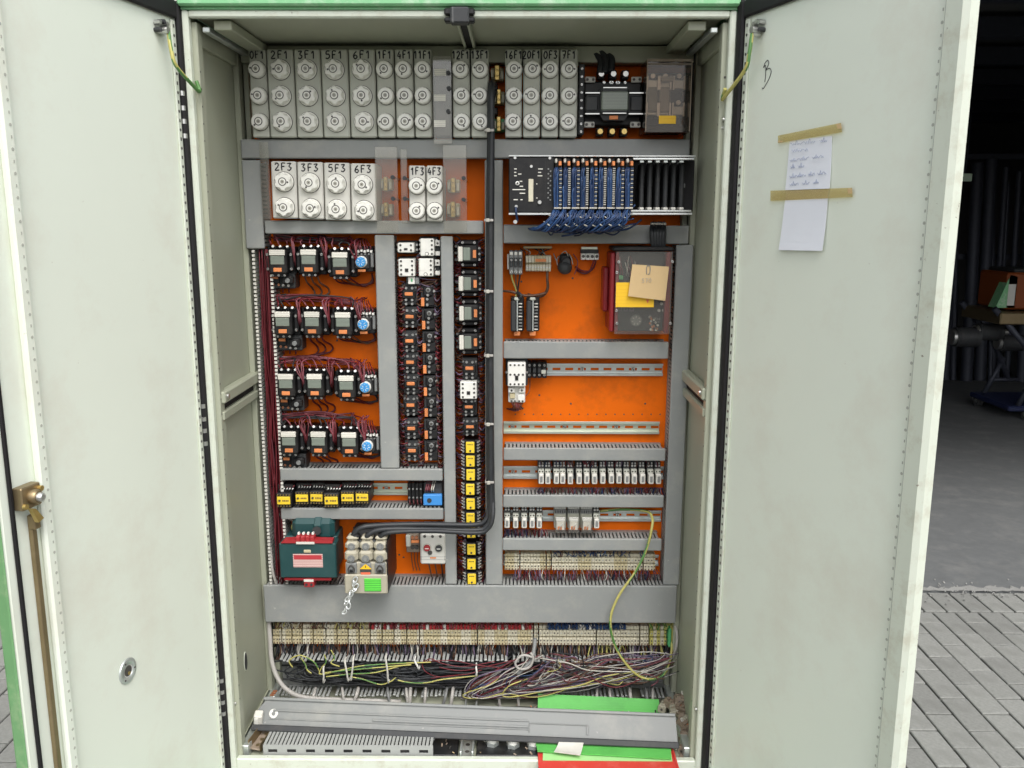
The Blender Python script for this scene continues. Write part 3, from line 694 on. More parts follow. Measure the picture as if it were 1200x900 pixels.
# clear guard plates, and the terminals behind them
def guard(px, Y, label, white=(), studs=(), mt='acrylic', edge=True):
    cx, z0, wd, ht = rect(*px, Y); t = thing('guard_plate', label, 'guard plate', (cx, Y, z0), 'clear guard plates over live terminals')
    g = G(); g.cbox(-wd/2, wd/2, -.003, 0, 0, ht, mt, .001); part('plate', g, t)
    for (sx, sy) in studs:
        p = at(sx, sy, Y); g = G(); g.cyl((p.x-cx, -.0035, p.z-z0), (p.x-cx, -.009, p.z-z0), .0055, 'dark_grey', 10); g.cyl((p.x-cx, .001, p.z-z0), (p.x-cx, PL-Y-.001, p.z-z0), .003, 'steel', 8); part('screw', g, t)
    for (sx, sy) in white:
        p = at(sx, sy, Y); g = G(); g.box(p.x-cx-.0145, p.x-cx+.0145, -.0038, -.0032, p.z-z0-.008, p.z-z0+.008, 'label_white'); part('paper_label', g, t)
    return t
guard((507.5, 66, 529.5, 168.5), .262, 'clear guard plate between the fuse blocks 11F1 and 12F1', ((516, 85), (515.5, 115), (515.5, 145)), ((525.5, 86), (526, 104), (525.5, 131)))
guard((440.5, 172, 466.5, 272), .255, 'clear guard plate right of the fuse block 6F3', (), ((460.5, 208), (461, 233)))
guard((470, 175, 477.7, 262), .257, 'narrow clear guard strip left of the fuse block 1F3', (), ((474.5, 209), (475, 233)))
guard((519.5, 170, 547, 272), .255, 'clear guard plate right of the fuse block 4F3', (), ((543.5, 209), (543.5, 234)))
guard((306, 166, 316.5, 257), .262, 'narrow clear guard strip left of the fuse block 2F3')
g = G(); cx, z0, wd, ht = rect(508, 72, 529, 160, .30); g.cbox(cx-wd/2, cx+wd/2, .30, PL-.001, z0, z0+ht, 'mid_grey', .003); solo('backing_block', g, 'grey backing block behind the guard plate by 11F1', 'terminal')
def brass_terminal(px, Y, label, group, mt='beige'):
    cx, z0, wd, ht = rect(*px, Y); t = thing('brass_terminal', label, 'terminal', (cx, PL, z0), group)
    g = G(); d = PL-Y; g.cbox(-wd/2, wd/2, -d*.7, -.001, 0, ht, mt, .002); g.cbox(-wd*.2, wd*.2, -d, -d*.7, -.002, ht+.004, 'brass', .002); g.cbox(-wd*.5, -wd*.25, -d*.85, -d*.7, ht*.2, ht*.8, 'cream', .001); g.cbox(wd*.25, wd*.5, -d*.85, -d*.7, ht*.1, ht*.7, 'cream', .001); part('body', g, t)
    g = G(); screw(g, 0, -d, ht*.3, .004, 'brass'); screw(g, 0, -d, ht*.75, .004, 'brass'); part('clamp_screw', g, t, kind='stuff')
for (px, lb) in (((445.5, 209, 458, 223), 'upper brass terminal behind the guard plate right of 6F3'), ((446, 239, 458.5, 253), 'lower brass terminal behind the guard plate right of 6F3'), ((524, 210, 538, 225), 'upper brass terminal behind the guard plate right of 4F3'), ((523.5, 238, 538, 254), 'lower brass terminal behind the guard plate right of 4F3'),
                 ((575, 78, 590, 93), 'top brass terminal between the fuse blocks 13F1 and 16F1'), ((578, 106, 591, 121), 'middle brass terminal between the fuse blocks 13F1 and 16F1'), ((578, 138, 591, 153), 'bottom brass terminal between the fuse blocks 13F1 and 16F1')):
    brass_terminal(px, .305, lb, 'brass terminals among the fuse blocks', 'green_term' if 'bottom' in lb else 'beige')
for y0, lb in ((98, 'upper'), (126, 'lower')):
    g = G(); cx, z0, wd, ht = rect(573, y0, 583, y0+8, .30); g.cbox(cx-wd/2, cx+wd/2, .30, PL-.001, z0, z0+ht, 'black', .002); solo('terminal_barrier', g, lb+' black barrier block between brass terminals by 13F1', 'terminal', group='black barriers by 13F1')
# upright terminal strip right of 7F1
cx, z0, wd, ht = rect(678, 75, 684.8, 158, .29); t = thing('terminal_strip', 'narrow upright black terminal strip right of fuse block 7F1', 'terminal strip', (cx, PL, z0))
g = G(); g.cbox(-wd/2, wd/2, -.075, 0, 0, ht, 'dark_grey', .002)
for i in range(8): g.box(-wd/2-.0005, wd/2+.0005, -.0756, -.06, (i+.9)*ht/9, (i+1)*ht/9, 'black')
part('body', g, t); g = G()
for i in range(9): screw(g, 0, -.0755, (i+.4)*ht/9, .0035)
part('clamp_screw', g, t, kind='stuff')

# ================================================================== RAILS
def rail(px, Y, label, mt='zinc', slots=True):
    cx, z0, wd, ht = rect(*px, Y); t = thing('mounting_rail', label, 'rail', (cx, PL, z0), 'perforated mounting rails'); g = G(); h = wd/2
    e = ht*.2; dY = -.012; m_ = ht*.40; mm = ht*.60
    g.cbox(-h, h, -.0135, -.0115, 0, e, mt, .0006); g.cbox(-h, h, -.0135, -.0115, ht-e, ht, mt, .0006)
    g.box(-h, h, -.0115, -.001, e-.0015, e, mt); g.box(-h, h, -.0115, -.001, ht-e, ht-e+.0015, mt)
    g.box(-h, h, -.0025, -.0008, e, m_, mt); g.box(-h, h, -.0025, -.0008, mm, ht-e, mt)
    n = max(2, round(wd/.036)); st = wd/n
    for i in range(n): x = -h+i*st; g.box(x, x+st*.38, -.0025, -.0008, m_, mm, mt)
    g.box(h-.001, h, -.0025, -.0008, m_, mm, mt); part('rail_profile', g, t)
    g = G()
    for i in range(0, n, 4): screw(g, -h+(i+.7)*st, -.0026, ht/2, .006, 'steel')
    part('screw', g, t, kind='stuff')
rail((612, 426, 777, 440.5), PL-.013, 'empty grey perforated rail right of the white contactor')
rail((590, 494, 773, 508.5), PL-.013, 'empty pale greenish perforated rail above an orange gap', 'zinc_yellow')
rail((590, 546.5, 778, 561.5), PL-.013, 'perforated rail carrying the long row of clear relays')
rail((590, 598, 775, 611), PL-.013, 'perforated rail carrying the shorter row of clear relays')
rail((326, 566, 500, 580), PL-.013, 'perforated rail carrying the six yellow faced timers', 'zinc_yellow')
rail((590, 650, 772, 663), PL-.013, 'perforated rail behind the upper beige terminal row')
rail((318, 736, 790, 750), PL-.013, 'perforated rail behind the longest beige terminal row')

# ================================================================== CONTACTORS
def contactor(wd, ht, d, name='contactor', window='window_green'):
    t = thing(name, '', 'contactor'); h = wd/2
    g = G(); g.cbox(-h, h, -d*.55, -.002, ht*.04, ht*.96, 'black', .003); g.cbox(-h*.62, h*.62, -d, -d*.5, ht*.10, ht*.86, 'black', .004)
    g.cbox(-h*.98, -h*.66, -d*.78, -d*.5, ht*.2, ht*.8, 'black', .003); g.cbox(h*.66, h*.98, -d*.78, -d*.5, ht*.2, ht*.8, 'black', .003)
    for i in (-1, 0, 1): g.cbox(i*h*.5-h*.05-h*.2, i*h*.5-h*.2+h*.02, -d*.75, -d*.5, ht*.86, ht*1.0, 'black', .001)
    g.box(-h*.5, h*.5, -d*.9, -d*.5, ht*.0, ht*.1, 'black'); part('body', g, t)
    g = G(); g.cbox(-h*.54, h*.54, -d-.003, -d+.006, ht*.70, ht*.885, 'label_white', .0015); part('label_plate', g, t)
    g = G(); g.cbox(-h*.48, h*.48, -d-.002, -d+.004, ht*.40, ht*.685, window, .0015); part('viewing_window', g, t)
    g = G(); g.cbox(-h*.29, h*.29, -d-.003, -d+.003, ht*.17, ht*.30, 'tag_orange', .0008); part('tag', g, t)
    g = G()
    for i in (-1, 0, 1): g.cyl((i*h*.5+h*.05, -d*.60, ht*.93), (i*h*.5+h*.05, -d*.72, ht*.99), .0044, 'steel', 8, .0036); screw(g, i*h*.42, -d*.9-.001, ht*.05, .0035)
    for s in (-1, 1):
        for z in (.25, .72): screw(g, s*h*.82, -d*.78, ht*z, .0042)
    part('terminal_screw', g, t, kind='stuff')
    return t
ROWN = ['top', 'second', 'third', 'bottom']; POS = ['left', 'middle', 'right']
lab = [[(324.3, 292.7), (360.2, 292.7), (397, 295.5)], [(330, 365.5), (365, 365.5), (401, 366)], [(334, 438.7), (368.2, 438.7), (405, 440)], [(338, 506), (372, 506.5), (408, 507)]]
proto = contactor(.0745, .079, .092); first = True; YC = PL-.092
for r in range(4):
    for c in range(3):
        lx, ly = lab[r][c]; p = at(lx, ly, YC); loc = (p.x, PL, p.z-.079*.885)
        lb = '%s big black contactor in the %s row of three, pale label and orange tag' % (POS[c], ROWN[r])
        if first: proto.location = loc; proto['label'] = lb; proto['group'] = 'big black contactors in four rows'; first = False
        else: dup(proto, loc, lb)
# overload relays below the first contactor of each row
def overload():
    t = thing('overload_relay', '', 'relay', group='overload relays below the left contactors'); g = G()
    g.cbox(-.033, .033, -.055, -.002, 0, .042, 'dark_grey', .003); g.cbox(-.030, -.006, -.062, -.05, .014, .040, 'black', .002); g.cbox(.0, .031, -.070, -.05, .012, .034, 'black', .004); g.lathe([(.007, 0), (.006, -.003)], (.017, -.071, .022), 'mid_grey', 12)
    part('body', g, t); g = G(); g.cbox(-.027, -.009, -.064, -.061, .026, .034, 'tag_orange', .0008); part('tag', g, t)
    g = G()
    for i in range(4): screw(g, -.022+i*.014, -.072 if i > 1 else -.063, .012-i*.001, .0036, 'copper' if i < 2 else 'steel')
    for i in range(3): g.tube([(-.02+i*.016, -.04, 0), (-.02+i*.016, -.04, -.012)], .002, 'red_wire_dark', 5)
    part('terminal_screw', g, t, kind='stuff'); return t
po = overload()
for r, (px, py) in enumerate(((330.5, 329), (338.5, 402), (341.5, 473), (344, 541))):
    p = at(px, py, PL-.06); loc = (p.x, PL, p.z-.021); lb = 'small dark overload relay hanging under the left contactor of the %s row' % ROWN[r]
    if r == 0: po.location = loc; po['label'] = lb
    else: dup(po, loc, lb)
# timers with the blue dial
def dial_timer():
    t = thing('dial_timer', '', 'timer', group='timers with a round blue dial'); g = G()
    g.cbox(-.022, .030, -.055, -.002, 0, .066, 'black', .003); g.cbox(-.020, .018, -.068, -.05, .008, .046, 'dark_grey', .004); g.cbox(.0225, .0305, -.062, -.05, .012, .050, 'mid_grey', .002); part('body', g, t)
    g = G(); g.lathe([(.0155, 0), (.0155, -.006), (.0143, -.008)], (0, -.068, .027), 'white_plastic', 24); dd = part('dial', g, t)
    g = G(); g.lathe([(.0128, -.0082), (.0128, -.014), (.0118, -.0155)], (0, -.068, .027), 'blue_dial', 20, lambda a, i: .03*math.cos(10*a))
    for k in range(7): a = k*.9; g.tube([(.004*math.sin(a), -.0838, .027+.004*math.cos(a)), (.010*math.sin(a), -.0838, .027+.010*math.cos(a))], .0006, 'white_plastic', 4)
    g.cbox(-.0012, .0012, -.0845, -.083, .018, .036, 'blue_box', .0005); part('knob', g, dd, rot=(0, 0, 0))
    g = G(); g.cbox(-.010, .010, -.070, -.066, .001, .0075, 'tag_orange', .0008); part('tag', g, t)
    g = G()
    for i in range(5): g.cbox(-.012+i*.0085, -.006+i*.0085, -.064, -.05, .050+.002*(i % 2), .057+.002*(i % 2), 'white_plastic', .001); screw(g, -.018+i*.0095, -.0685, .047, .0024)
    for i in range(6): g.tube(curve([(-.014+i*.007, -.057, .055), (-.014+i*.007+rnd.uniform(-.006, .006), -.066, .065), (-.018+i*.006, -.045, .080), (-.02+i*.005, -.02, .086)], 4), .0016, rnd.choice(['red_wire', 'pink_wire', 'red_wire']), 5)
    part('terminal', g, t, kind='stuff'); return t
pt = dial_timer()
for r, (px, py) in enumerate(((423, 307), (425.5, 380.5), (428, 454), (430.7, 523))):
    p = at(px, py, PL-.076); loc = (p.x, PL, p.z-.027); lb = 'timer with round blue dial at the right end of the %s contactor row' % ROWN[r]
    if r == 0: pt.location = loc; pt['label'] = lb
    else: dup(pt, loc, lb)
# control wiring of the four rows
for r in range(4):
    g = G()
    for c in range(3):
        lx, ly = lab[r][c]; p = at(lx, ly, YC); zt_ = p.z-.079*.885+.079
        for i in (-1, 0, 1):
            x = p.x+i*.019; q = xr+.004
            g.tube(curve([(x, PL-.062, zt_-.002), (x+rnd.uniform(-.006, .006), PL-.068, zt_+.010), (x-.012+rnd.uniform(-.012, .012), PL-.05, zt_+rnd.uniform(.016, .028)), ((x+q)/2+rnd.uniform(-.02, .02), PL-.035+rnd.uniform(-.02, .01), zt_+rnd.uniform(.018, .034)), (q, PL-.05, zt_+rnd.uniform(.012, .032))], 5), .0019, rnd.choice(['red_wire', 'red_wire', 'pink_wire', 'red_wire_dark', 'cable_black']), 5)
        for k in range(6):   # loops beside each contactor
            x = p.x+.036+rnd.uniform(-.004, .004); g.tube(curve([(x, PL-.05, zt_-.055), (x+.006, PL-.075, zt_-.03), (x+rnd.uniform(-.012, .010), PL-.07, zt_+rnd.uniform(.004, .02)), (x+rnd.uniform(-.03, .02), PL-.03, zt_+.024)], 5), .0017, rnd.choice(['red_wire', 'pink_wire', 'red_wire_dark']), 5)
    x1 = at(436, lab[r][2][1], PL).x
    for i in range(9):      # long runs to the timer and to the right hand duct
        za = zt_+rnd.uniform(.012, .034); g.tube(curve([(xr+.003, PL-.05, za), (xr+.10, PL-.03, za-.004+rnd.uniform(-.008, .008)), (xr+.19, PL-.02, za-rnd.uniform(.004, .02)), (x1-.05, PL-.03, za-rnd.uniform(.0, .02)), (x1-.01, PL-.04, zt_-.02)], 6), .0018, rnd.choice(['red_wire', 'pink_wire', 'red_wire']), 5)
    solo('wire_bundle', g, 'tangle of red control wires above the %s row of big contactors' % ROWN[r], 'wires', group='red control wires of the contactor rows', kind='stuff')
    g = G(); zb_ = zt_-.079
    for i in range(3):
        lx, ly = lab[r][1]; p = at(lx, ly, YC); x = p.x+(i-1)*.017
        g.tube(curve([(x, PL-.06, zb_+.004), (x+.002, PL-.045, zb_-.012), (x+.008+.004*i, PL-.012, zb_-.030), (x+.012, PL-.010, zb_-.046), (x-.005-.01*i, PL-.014, zb_-.056), (x-.045, PL-.02, zb_-.058)], 5), .0026, 'red_wire_dark' if r else 'wire_brown', 6)
    xa = at(lab[r][2][0], lab[r][2][1], YC).x
    for i in range(4):
        g.tube(curve([(xa-.02+.012*i, PL-.06, zb_+.004), (xa-.015+.015*i, PL-.03, zb_-.012), (xa+.02+.01*i, PL-.012, zb_-.018-.002*i), (xa+.07, PL-.012, zb_-.016+.003*i), (x1, PL-.015, zb_+.012)], 5), .0022, rnd.choice(['wire_brown', 'red_wire_dark', 'cable_black']), 6)
    solo('wire_bundle', g, 'dark wires leaving the %s row of big contactors downwards' % ROWN[r], 'wires', group='dark load wires of the contactor rows', kind='stuff')

# twin column of small relays
def small_relay(kind):
    t = thing('small_relay', '', 'relay'); g = G()
    if kind == 0:
        g.cbox(-.021, .021, -.052, -.002, 0, .057, 'dark_grey', .002); g.cbox(-.018, .018, -.066, -.05, .018, .040, 'black', .003); g.cbox(-.019, .019, -.060, -.05, .002, .010, 'black', .001); part('body', g, t)
        g = G(); g.cbox(-.0105, .0105, -.069, -.065, .0265, .0355, 'tag_orange', .001); part('tag', g, t)
        g = G()
        for z, y in ((.0455, -.0525), (.0150, -.0605), (.0045, -.0605)):
            for x in (-.008, .008): g.cyl((x, y, z), (x, y-.004, z), .0042, 'steel', 8, .0034)
        for x in (-.019, .019): screw(g, x*.9, -.0525, .047, .003)
    else:
        g.cbox(-.021, .020, -.050, -.002, 0, .057, 'dark_grey', .002); g.cbox(-.014, .012, -.060, -.048, .030, .056, 'black', .003); g.lathe([(.0065, 0), (.0062, -.003), (.004, -.003)], (.0, -.060, .046), 'mid_grey', 14); g.lathe([(.0038, -.0032), (.003, -.0034)], (0, -.060, .046), 'ring_dark', 10); g.cbox(-.018, .016, -.056, -.048, .004, .028, 'black', .002); part('body', g, t)
        g = G(); g.cbox(-.0195, -.0105, -.060, -.055, .003, .0255, 'tag_orange', .001); part('tag', g, t)
        g = G()
        for x, z, y in ((-.003, .022, -.0565), (-.003, .007, -.0565), (.015, .043, -.052), (-.001, .033, -.0605)): g.cyl((x, y, z), (x, y-.004, z), .0042, 'steel', 8, .0034)
    part('terminal_screw', g, t, kind='stuff'); return t
for kind, cols in ((0, [(479, 344.5), (479.6, 371), (480.2, 399.3), (480.6, 424.5), (481.3, 449.5), (481.6, 474.5), (482, 502), (482.5, 528)]), (1, [(502, 354), (503, 381), (503.7, 407.5), (504.4, 433), (505, 459), (505.6, 483.5), (506, 509.5), (506.4, 535)])):
    pr = small_relay(kind)
    for i, (px, py) in enumerate(cols):
        p = at(px, py, PL-.066 if kind == 0 else PL-.058); loc = (p.x, PL, p.z-(.031 if kind == 0 else .0142))
        lb = '%s relay from the top in the %s relay column, %s' % (ORD[i], ('left', 'right')[kind], ('orange tag lying across', 'orange tag upright at its left')[kind])
        if i == 0: pr.location = loc; pr['label'] = lb; pr['group'] = 'small relays in the %s column' % ('left', 'right')[kind]
        else: dup(pr, loc, lb)
# three more of the first kind in the next column
for i, (px, py) in enumerate(((550, 431.5), (549.6, 475.2), (550.6, 498.4))):
    p = at(px, py, PL-.066); k = small_relay(0) if i == 0 else None
    lb = ('small relay with orange tag above the white contactor in the timer column', 'small relay with orange tag just below the white contactor in the timer column', 'small relay with orange tag just above the topmost yellow timer of the column')[i]
    if k: k.location = (p.x, PL, p.z-.031); k['label'] = lb; k['group'] = 'small relays in the timer column'; k0 = k
    else: dup(k0, (p.x, PL, p.z-.031), lb, scale=(1, 1, .86))
# contactors turned on their side
for i, (px, py) in enumerate(((548, 297.8), (548.4, 333), (549, 367.5), (549.6, 401.5))):
    p = at(px, py, YC); lb = '%s of the four black contactors turned on their side above the yellow timers' % ORD[i]
    if i == 0: side0 = contactor(.0700, .066, .085, window='window_green'); side0['group'] = 'contactors turned on their side'; side0.rotation_euler = (0, -math.pi/2, 0); side0.location = (p.x+.033, PL, p.z); side0['label'] = lb
    else: dup(side0, (p.x+.033, PL, p.z), lb)
# white contactors
def white_contactor(wd, ht, d, rows, cols_, name='white_contactor', d2=False):
    t = thing(name, '', 'contactor'); h = wd/2; g = G()
    g.cbox(-h-.006, h+.006, -d*.55, -.002, -.004, ht+.004, 'dark_grey', .002); g.cbox(-h, h, -d, -d*.5, 0, ht, 'white_plastic', .002); part('body', g, t)
    g = G()
    for j in range(rows):
        z = ht*(j+.5)/rows
        for x in cols_: g.cyl((x*h, -d-.0002, z), (x*h, -d-.0012, z), .0030, 'ring_dark', 8)
    for x in (-1, 1):
        for j in range(rows): g.cyl((x*(h+.004), -d*.55, ht*(j+.5)/rows), (x*(h+.004), -d*.55-.004, ht*(j+.5)/rows), .0032, 'steel', 7)
    part('terminal_hole', g, t, kind='stuff')
    g = G()
    if d2: g.box(-h*.85, -h*.2, -d-.0012, -d-.0002, ht*.36, ht*.92, 'porcelain'); g.lathe([(.0052, 0), (.0045, -.002)], (-h*.05, -d-.0002, ht*.12), 'ring_dark', 12); g.lathe([(.0038, -.0022), (.003, -.0024)], (-h*.05, -d-.0002, ht*.12), 'white_plastic', 12)
    else: g.box(-.0045, .0045, -d-.0016, -d-.0002, ht*.26, ht*.46, 'ring_dark'); g.box(-.0028, .0028, -d-.0022, -d-.0018, ht*.30, ht*.42, 'black')
    part('front_window', g, t); return t
for (px, rows, cols_, dd, lb) in (((466, 284.5, 485, 296), 2, (-.65, .65), False, 'short white contactor at the upper left of the group of four'), ((492.5, 279.5, 508.5, 300), 4, (.0+.7,), True, 'white contactor with blank label at the upper right of the group of four'), ((467, 303.5, 486, 324), 4, (-.68, .68), False, 'tall white contactor at the lower left of the group of four'), ((490.7, 303, 507.5, 324), 4, (.7,), True, 'white contactor with blank label at the lower right of the group of four'), ((539.2, 447.5, 558.8, 467.7), 4, (-.68, .68), False, 'single white contactor in the column above the yellow timers')):
    cx, z0, wd, ht = rect(*px, PL-.08); t = white_contactor(wd, ht, .08, rows, cols_, d2=dd); t.location = (cx, PL, z0); t['label'] = lb; t['group'] = 'small white contactors'
for y, lb in ((281.5, 'upper'), (304.5, 'lower')):
    cx, z0, wd, ht = rect(510, y, 515.5, y+18, PL-.06); t = thing('auxiliary_block', lb+' narrow white auxiliary block at the edge of the relay column', 'relay', (cx, PL, z0), 'narrow white auxiliary blocks'); g = G(); g.cbox(-wd/2, wd/2, -.05, 0, 0, ht, 'dark_grey', .002); part('body', g, t)
    g = G(); g.cbox(-wd/2, wd/2, -.06, -.048, ht*.62, ht, 'white_plastic', .001); g.cbox(-wd/2, wd/2, -.06, -.048, .0, ht*.28, 'white_plastic', .001); g.cyl((0, -.0602, ht*.8), (0, -.061, ht*.8), .003, 'ring_dark', 8); part('clamp', g, t)
cx, z0, wd, ht = rect(475, 324.8, 491, 333, PL-.07); t = thing('signal_module', 'small greenish white module squeezed under the white contactors', 'relay', (cx, PL, z0)); g = G(); g.cbox(-wd/2, wd/2, -.06, 0, -.004, ht, 'dark_grey', .002); g.cbox(-wd*.3, wd*.18, -.070, -.058, 0, ht, 'white_plastic', .001); g.box(-.003, .001, -.0712, -.070, ht*.35, ht*.8, 'green_term'); part('body', g, t); g = G(); g.cbox(wd*.2, wd*.5, -.066, -.058, 0, ht*.9, 'mid_grey', .001); part('clamp', g, t)

# yellow timers in the column
def column_timer():
    t = thing('yellow_timer', '', 'timer', group='yellow faced timers stacked in the column'); g = G()
    g.cbox(-.024, .028, -.06, -.002, .001, .0355, 'black', .002); g.cbox(-.0135, .0135, -.074, -.058, .0, .0365, 'black', .002); part('body', g, t)
    g = G(); g.cbox(-.0115, .0115, -.0765, -.0735, .0035, .0345, 'yellow', .001); f = part('face_plate', g, t)
    g = G(); g.cyl((0, -.0766, .0095), (0, -.0780, .0095), .0029, 'ring_dark', 10)
    for k in range(4): g.box(-.007+k*.0038, -.0045+k*.0038, -.0766, -.0769, .026, .0285, 'ink')
    part('marking', g, f)
    g = G()
    for i in range(4):
        for s in (-1, 1): x = s*(.019 if s < 0 else .0205); g.cyl((x, -.060, .005+i*.0086), (x, -.065, .005+i*.0086), .0030, 'steel', 7); g.tube([(x, -.064, .006+i*.0086), (x+s*.006, -.066, .009+i*.0086)], .0013, 'wire_white', 5)
    part('terminal_screw', g, t, kind='stuff'); return t
ct = column_timer()
for i, (px, y0) in enumerate(((551, 515.5), (551.1, 531.9), (551.2, 547.8), (551.3, 564.8), (551.4, 581.8), (551.6, 598.3), (551.8, 615), (552.3, 634.6), (552.6, 651.8), (553, 669))):
    p = at(px, y0+15.5, PL-.075); lb = ['topmost yellow timer of the column', 'second yellow timer from the top of the column', 'third yellow timer from the top of the column', 'fourth yellow timer from the top of the column', 'fifth yellow timer from the top of the column', 'yellow timer just above the crossing black cables', 'yellow timer partly hidden behind the crossing black cables', 'yellow timer just below the crossing black cables', 'second lowest yellow timer of the column', 'lowest yellow timer of the column'][i]
    if i == 0: ct.location = (p.x, PL, p.z-.003); ct['label'] = lb
    else: dup(ct, (p.x, PL, p.z-.003), lb)
# dark red stub wiring beside the columns
def stubs(name_label, xa, xb, y0, y1, n, Y=PL-.04):
    g = G()
    for i in range(n):
        py = y0+(y1-y0)*(i+rnd.random())/n; k = (py-y0)/(y1-y0); a = at(xa[0]+(xa[1]-xa[0])*k, py, Y); b = at(xb[0]+(xb[1]-xb[0])*k, py+rnd.uniform(-4, 5), Y)
        m_ = (a+b)/2+V((0, rnd.uniform(-.025, .02), rnd.uniform(-.010, .006)))
        g.tube(curve([a+V((0, -.012, 0)), m_, b+V((0, .01, 0))], 5), rnd.uniform(.0013, .0019), rnd.choice(['red_wire_dark', 'red_wire_dark', 'red_wire', 'wire_brown', 'wire_brown', 'cable_black', 'wire_violet']), 5)
    solo('wire_stubs', g, name_label, 'wires', group='short dark red wires beside the columns', kind='stuff')
stubs('short dark red wires between the left relay column and its duct', (475, 479), (465, 468), 330, 545, 190)
stubs('short dark red wires between the right relay column and the narrow duct', (509, 514), (516, 521), 330, 545, 220)
stubs('short dark red wires left of the column of sideways contactors and yellow timers', (540, 547), (531, 536), 280, 684, 300)
stubs('short dark wires right of the column of sideways contactors and yellow timers', (561, 562), (569, 568.5), 280, 684, 260)
stubs('short red wires among the four white contactors', (489, 489), (515, 516), 298, 340, 40)
stubs('dark wires between the two relay columns', (489, 491), (496, 498), 330, 545, 120)

# ================================================================== SIX TIMERS, BLUE RELAY
def row_timer():
    t = thing('row_timer', '', 'timer', group='yellow faced timers in a row'); g = G()
    g.cbox(-.0215, .0215, -.055, -.002, -.006, .052, 'black', .002); g.cbox(-.021, .021, -.078, -.05, -.006, .034, 'black', .003); part('body', g, t)
    g = G(); g.cbox(-.0180, .0180, -.0805, -.0775, .0035, .0255, 'yellow', .001); f = part('face_plate', g, t)
    g = G(); g.cyl((-.011, -.0806, .0145), (-.011, -.0822, .0145), .0032, 'ring_dark', 10)
    for k in range(4): g.box(-.003+k*.0045, .0002+k*.0045, -.0806, -.0809, .012, .0165, 'wire_brown')
    part('marking', g, f)
    g = G()
    for i in range(5):
        x = -.016+i*.008; screw(g, x, -.0782, -.0015, .0024, 'brass'); screw(g, x, -.0785, .0298, .0024, 'brass')
        g.tube([(x, -.056, .036), (x+.004, -.060, .040), (x+.007, -.058, .044)], .0021, 'steel', 5); g.tube([(x+.003, -.055, .043), (x+.009, -.05, .050)], .0018, rnd.choice(['wire_white', 'red_wire', 'wire_white']), 5)
    part('terminal', g, t, kind='stuff'); return t
rt = row_timer()
for i, (px, py, fw) in enumerate(((332.3, 586.7, 1), (353.5, 583.3, 0), (371, 583.3, 0), (387.5, 586.5, 1), (406.8, 582.8, 0), (424.3, 582.8, 0))):
    p = at(px, py, PL-.08-.012*fw); lb = '%s timer with yellow face in the row of six%s' % (ORD[i], ', standing slightly proud' if fw else '')
    loc = (p.x, PL-.012*fw, p.z-.0145)
    if i == 0: rt.location = loc; rt['label'] = lb
    else: dup(rt, loc, lb, scale=(1, 1, 1) if fw else (.94, 1, .94))
cx, z0, wd, ht = rect(496, 579.5, 518, 597, PL-.075); t = thing('blue_relay', 'dark relay with blue front and orange wires beside the narrow duct', 'relay', (cx, PL, z0)); g = G(); h = wd/2
g.cbox(-h, h, -.06, -.002, 0, ht+.028, 'dark_grey', .003); g.cbox(-h, h, -.068, -.05, 0, ht*.9, 'black', .003); part('body', g, t)
g = G(); g.cbox(-h, h, -.0755, -.06, ht*.26, ht*.98, 'blue_box', .002); g.lathe([(.0065, 0), (.006, -.002)], (-h*.35, -.0756, ht*.6), 'dark_grey', 12); part('front', g, t)
g = G()
for i in range(5): g.tube(curve([(-h*.8+i*h*.22, -.062, ht+.004), (-h*.7+i*h*.2, -.072, ht+.016), (-h*.6+i*h*.22, -.04, ht+.034)], 4), .0019, 'pink_wire' if i < 2 else ('wire_white' if i > 2 else 'red_wire'), 5)
for i in range(4): screw(g, -h*.7+i*h*.45, -.069, ht*.12, .003)
part('terminal', g, t, kind='stuff')
cx, z0, wd, ht = rect(477.5, 566, 495.5, 590, PL-.05); t = thing('terminal_row', 'small black terminal row left of the blue fronted relay', 'terminal', (cx, PL, z0))
for i in range(4):
    g = G(); x = -wd/2+(i+.5)*wd/4; g.cbox(x-wd*.115, x+wd*.115, -.05, -.002, 0, ht, 'black', .0015); part('terminal_block', g, t)
g = G()
for i in range(4):
    for z in (.3, .72): x = -wd/2+(i+.5)*wd/4; g.cyl((x, -.0502, ht*z), (x, -.053, ht*z), .0026, 'steel', 7)
    g.tube(curve([(x, -.05, ht*.2), (x+.002, -.055, 0), (x, -.02, -.012)], 4), .0018, 'red_wire_dark', 5)
part('clamp_screw', g, t, kind='stuff')

# ================================================================== TRANSFORMER
YT = .235
cx, z0, wd, ht = rect(327.5, 637, 394, 677.5, YT); t = thing('transformer', 'dark green transformer with red terminal bars and a red and white plate', 'transformer', (cx, PL, z0)); h = wd/2; d = PL-YT
g = G(); g.cbox(-h, h, -d, -d+.045, 0, ht, 'trafo_green', .003); g.cbox(-h*.94, h*.94, -d+.045, -.004, .008, ht+.004, 'trafo_green', .003); part('core', g, t)
g = G(); g.cbox(-h*.66, h*.86, -d+.035, -.01, ht*.95, ht+.055, 'trafo_green', .012); g.cbox(-h*.05, h*.62, -d+.03, -.02, ht, ht+.058, 'trafo_green', .018); g.cyl((h*.3, -d+.02, ht+.03), (h*.3, -d+.016, ht+.03), .012, 'dark_grey', 14); part('coil', g, t)
g = G(); g.prism([(-h*.92, ht+.002), (h*.9, ht+.002), (h*.9, ht+.010), (-h*.3, ht+.012), (-h*.8, ht+.010)], .024, 'red_plastic', 'xz', (0, -d-.003, 0))
for i in range(4): x = -h*.30+i*h*.165; g.cbox(x-.006, x+.006, -d-.006, -d+.020, ht+.004, ht+.022, 'red_plastic', .002)
tb = part('terminal_bar', g, t); g = G(); g.box(-h*.36, h*.28, -d-.0075, -d-.0062, ht+.001, ht+.0075, 'loose_white')
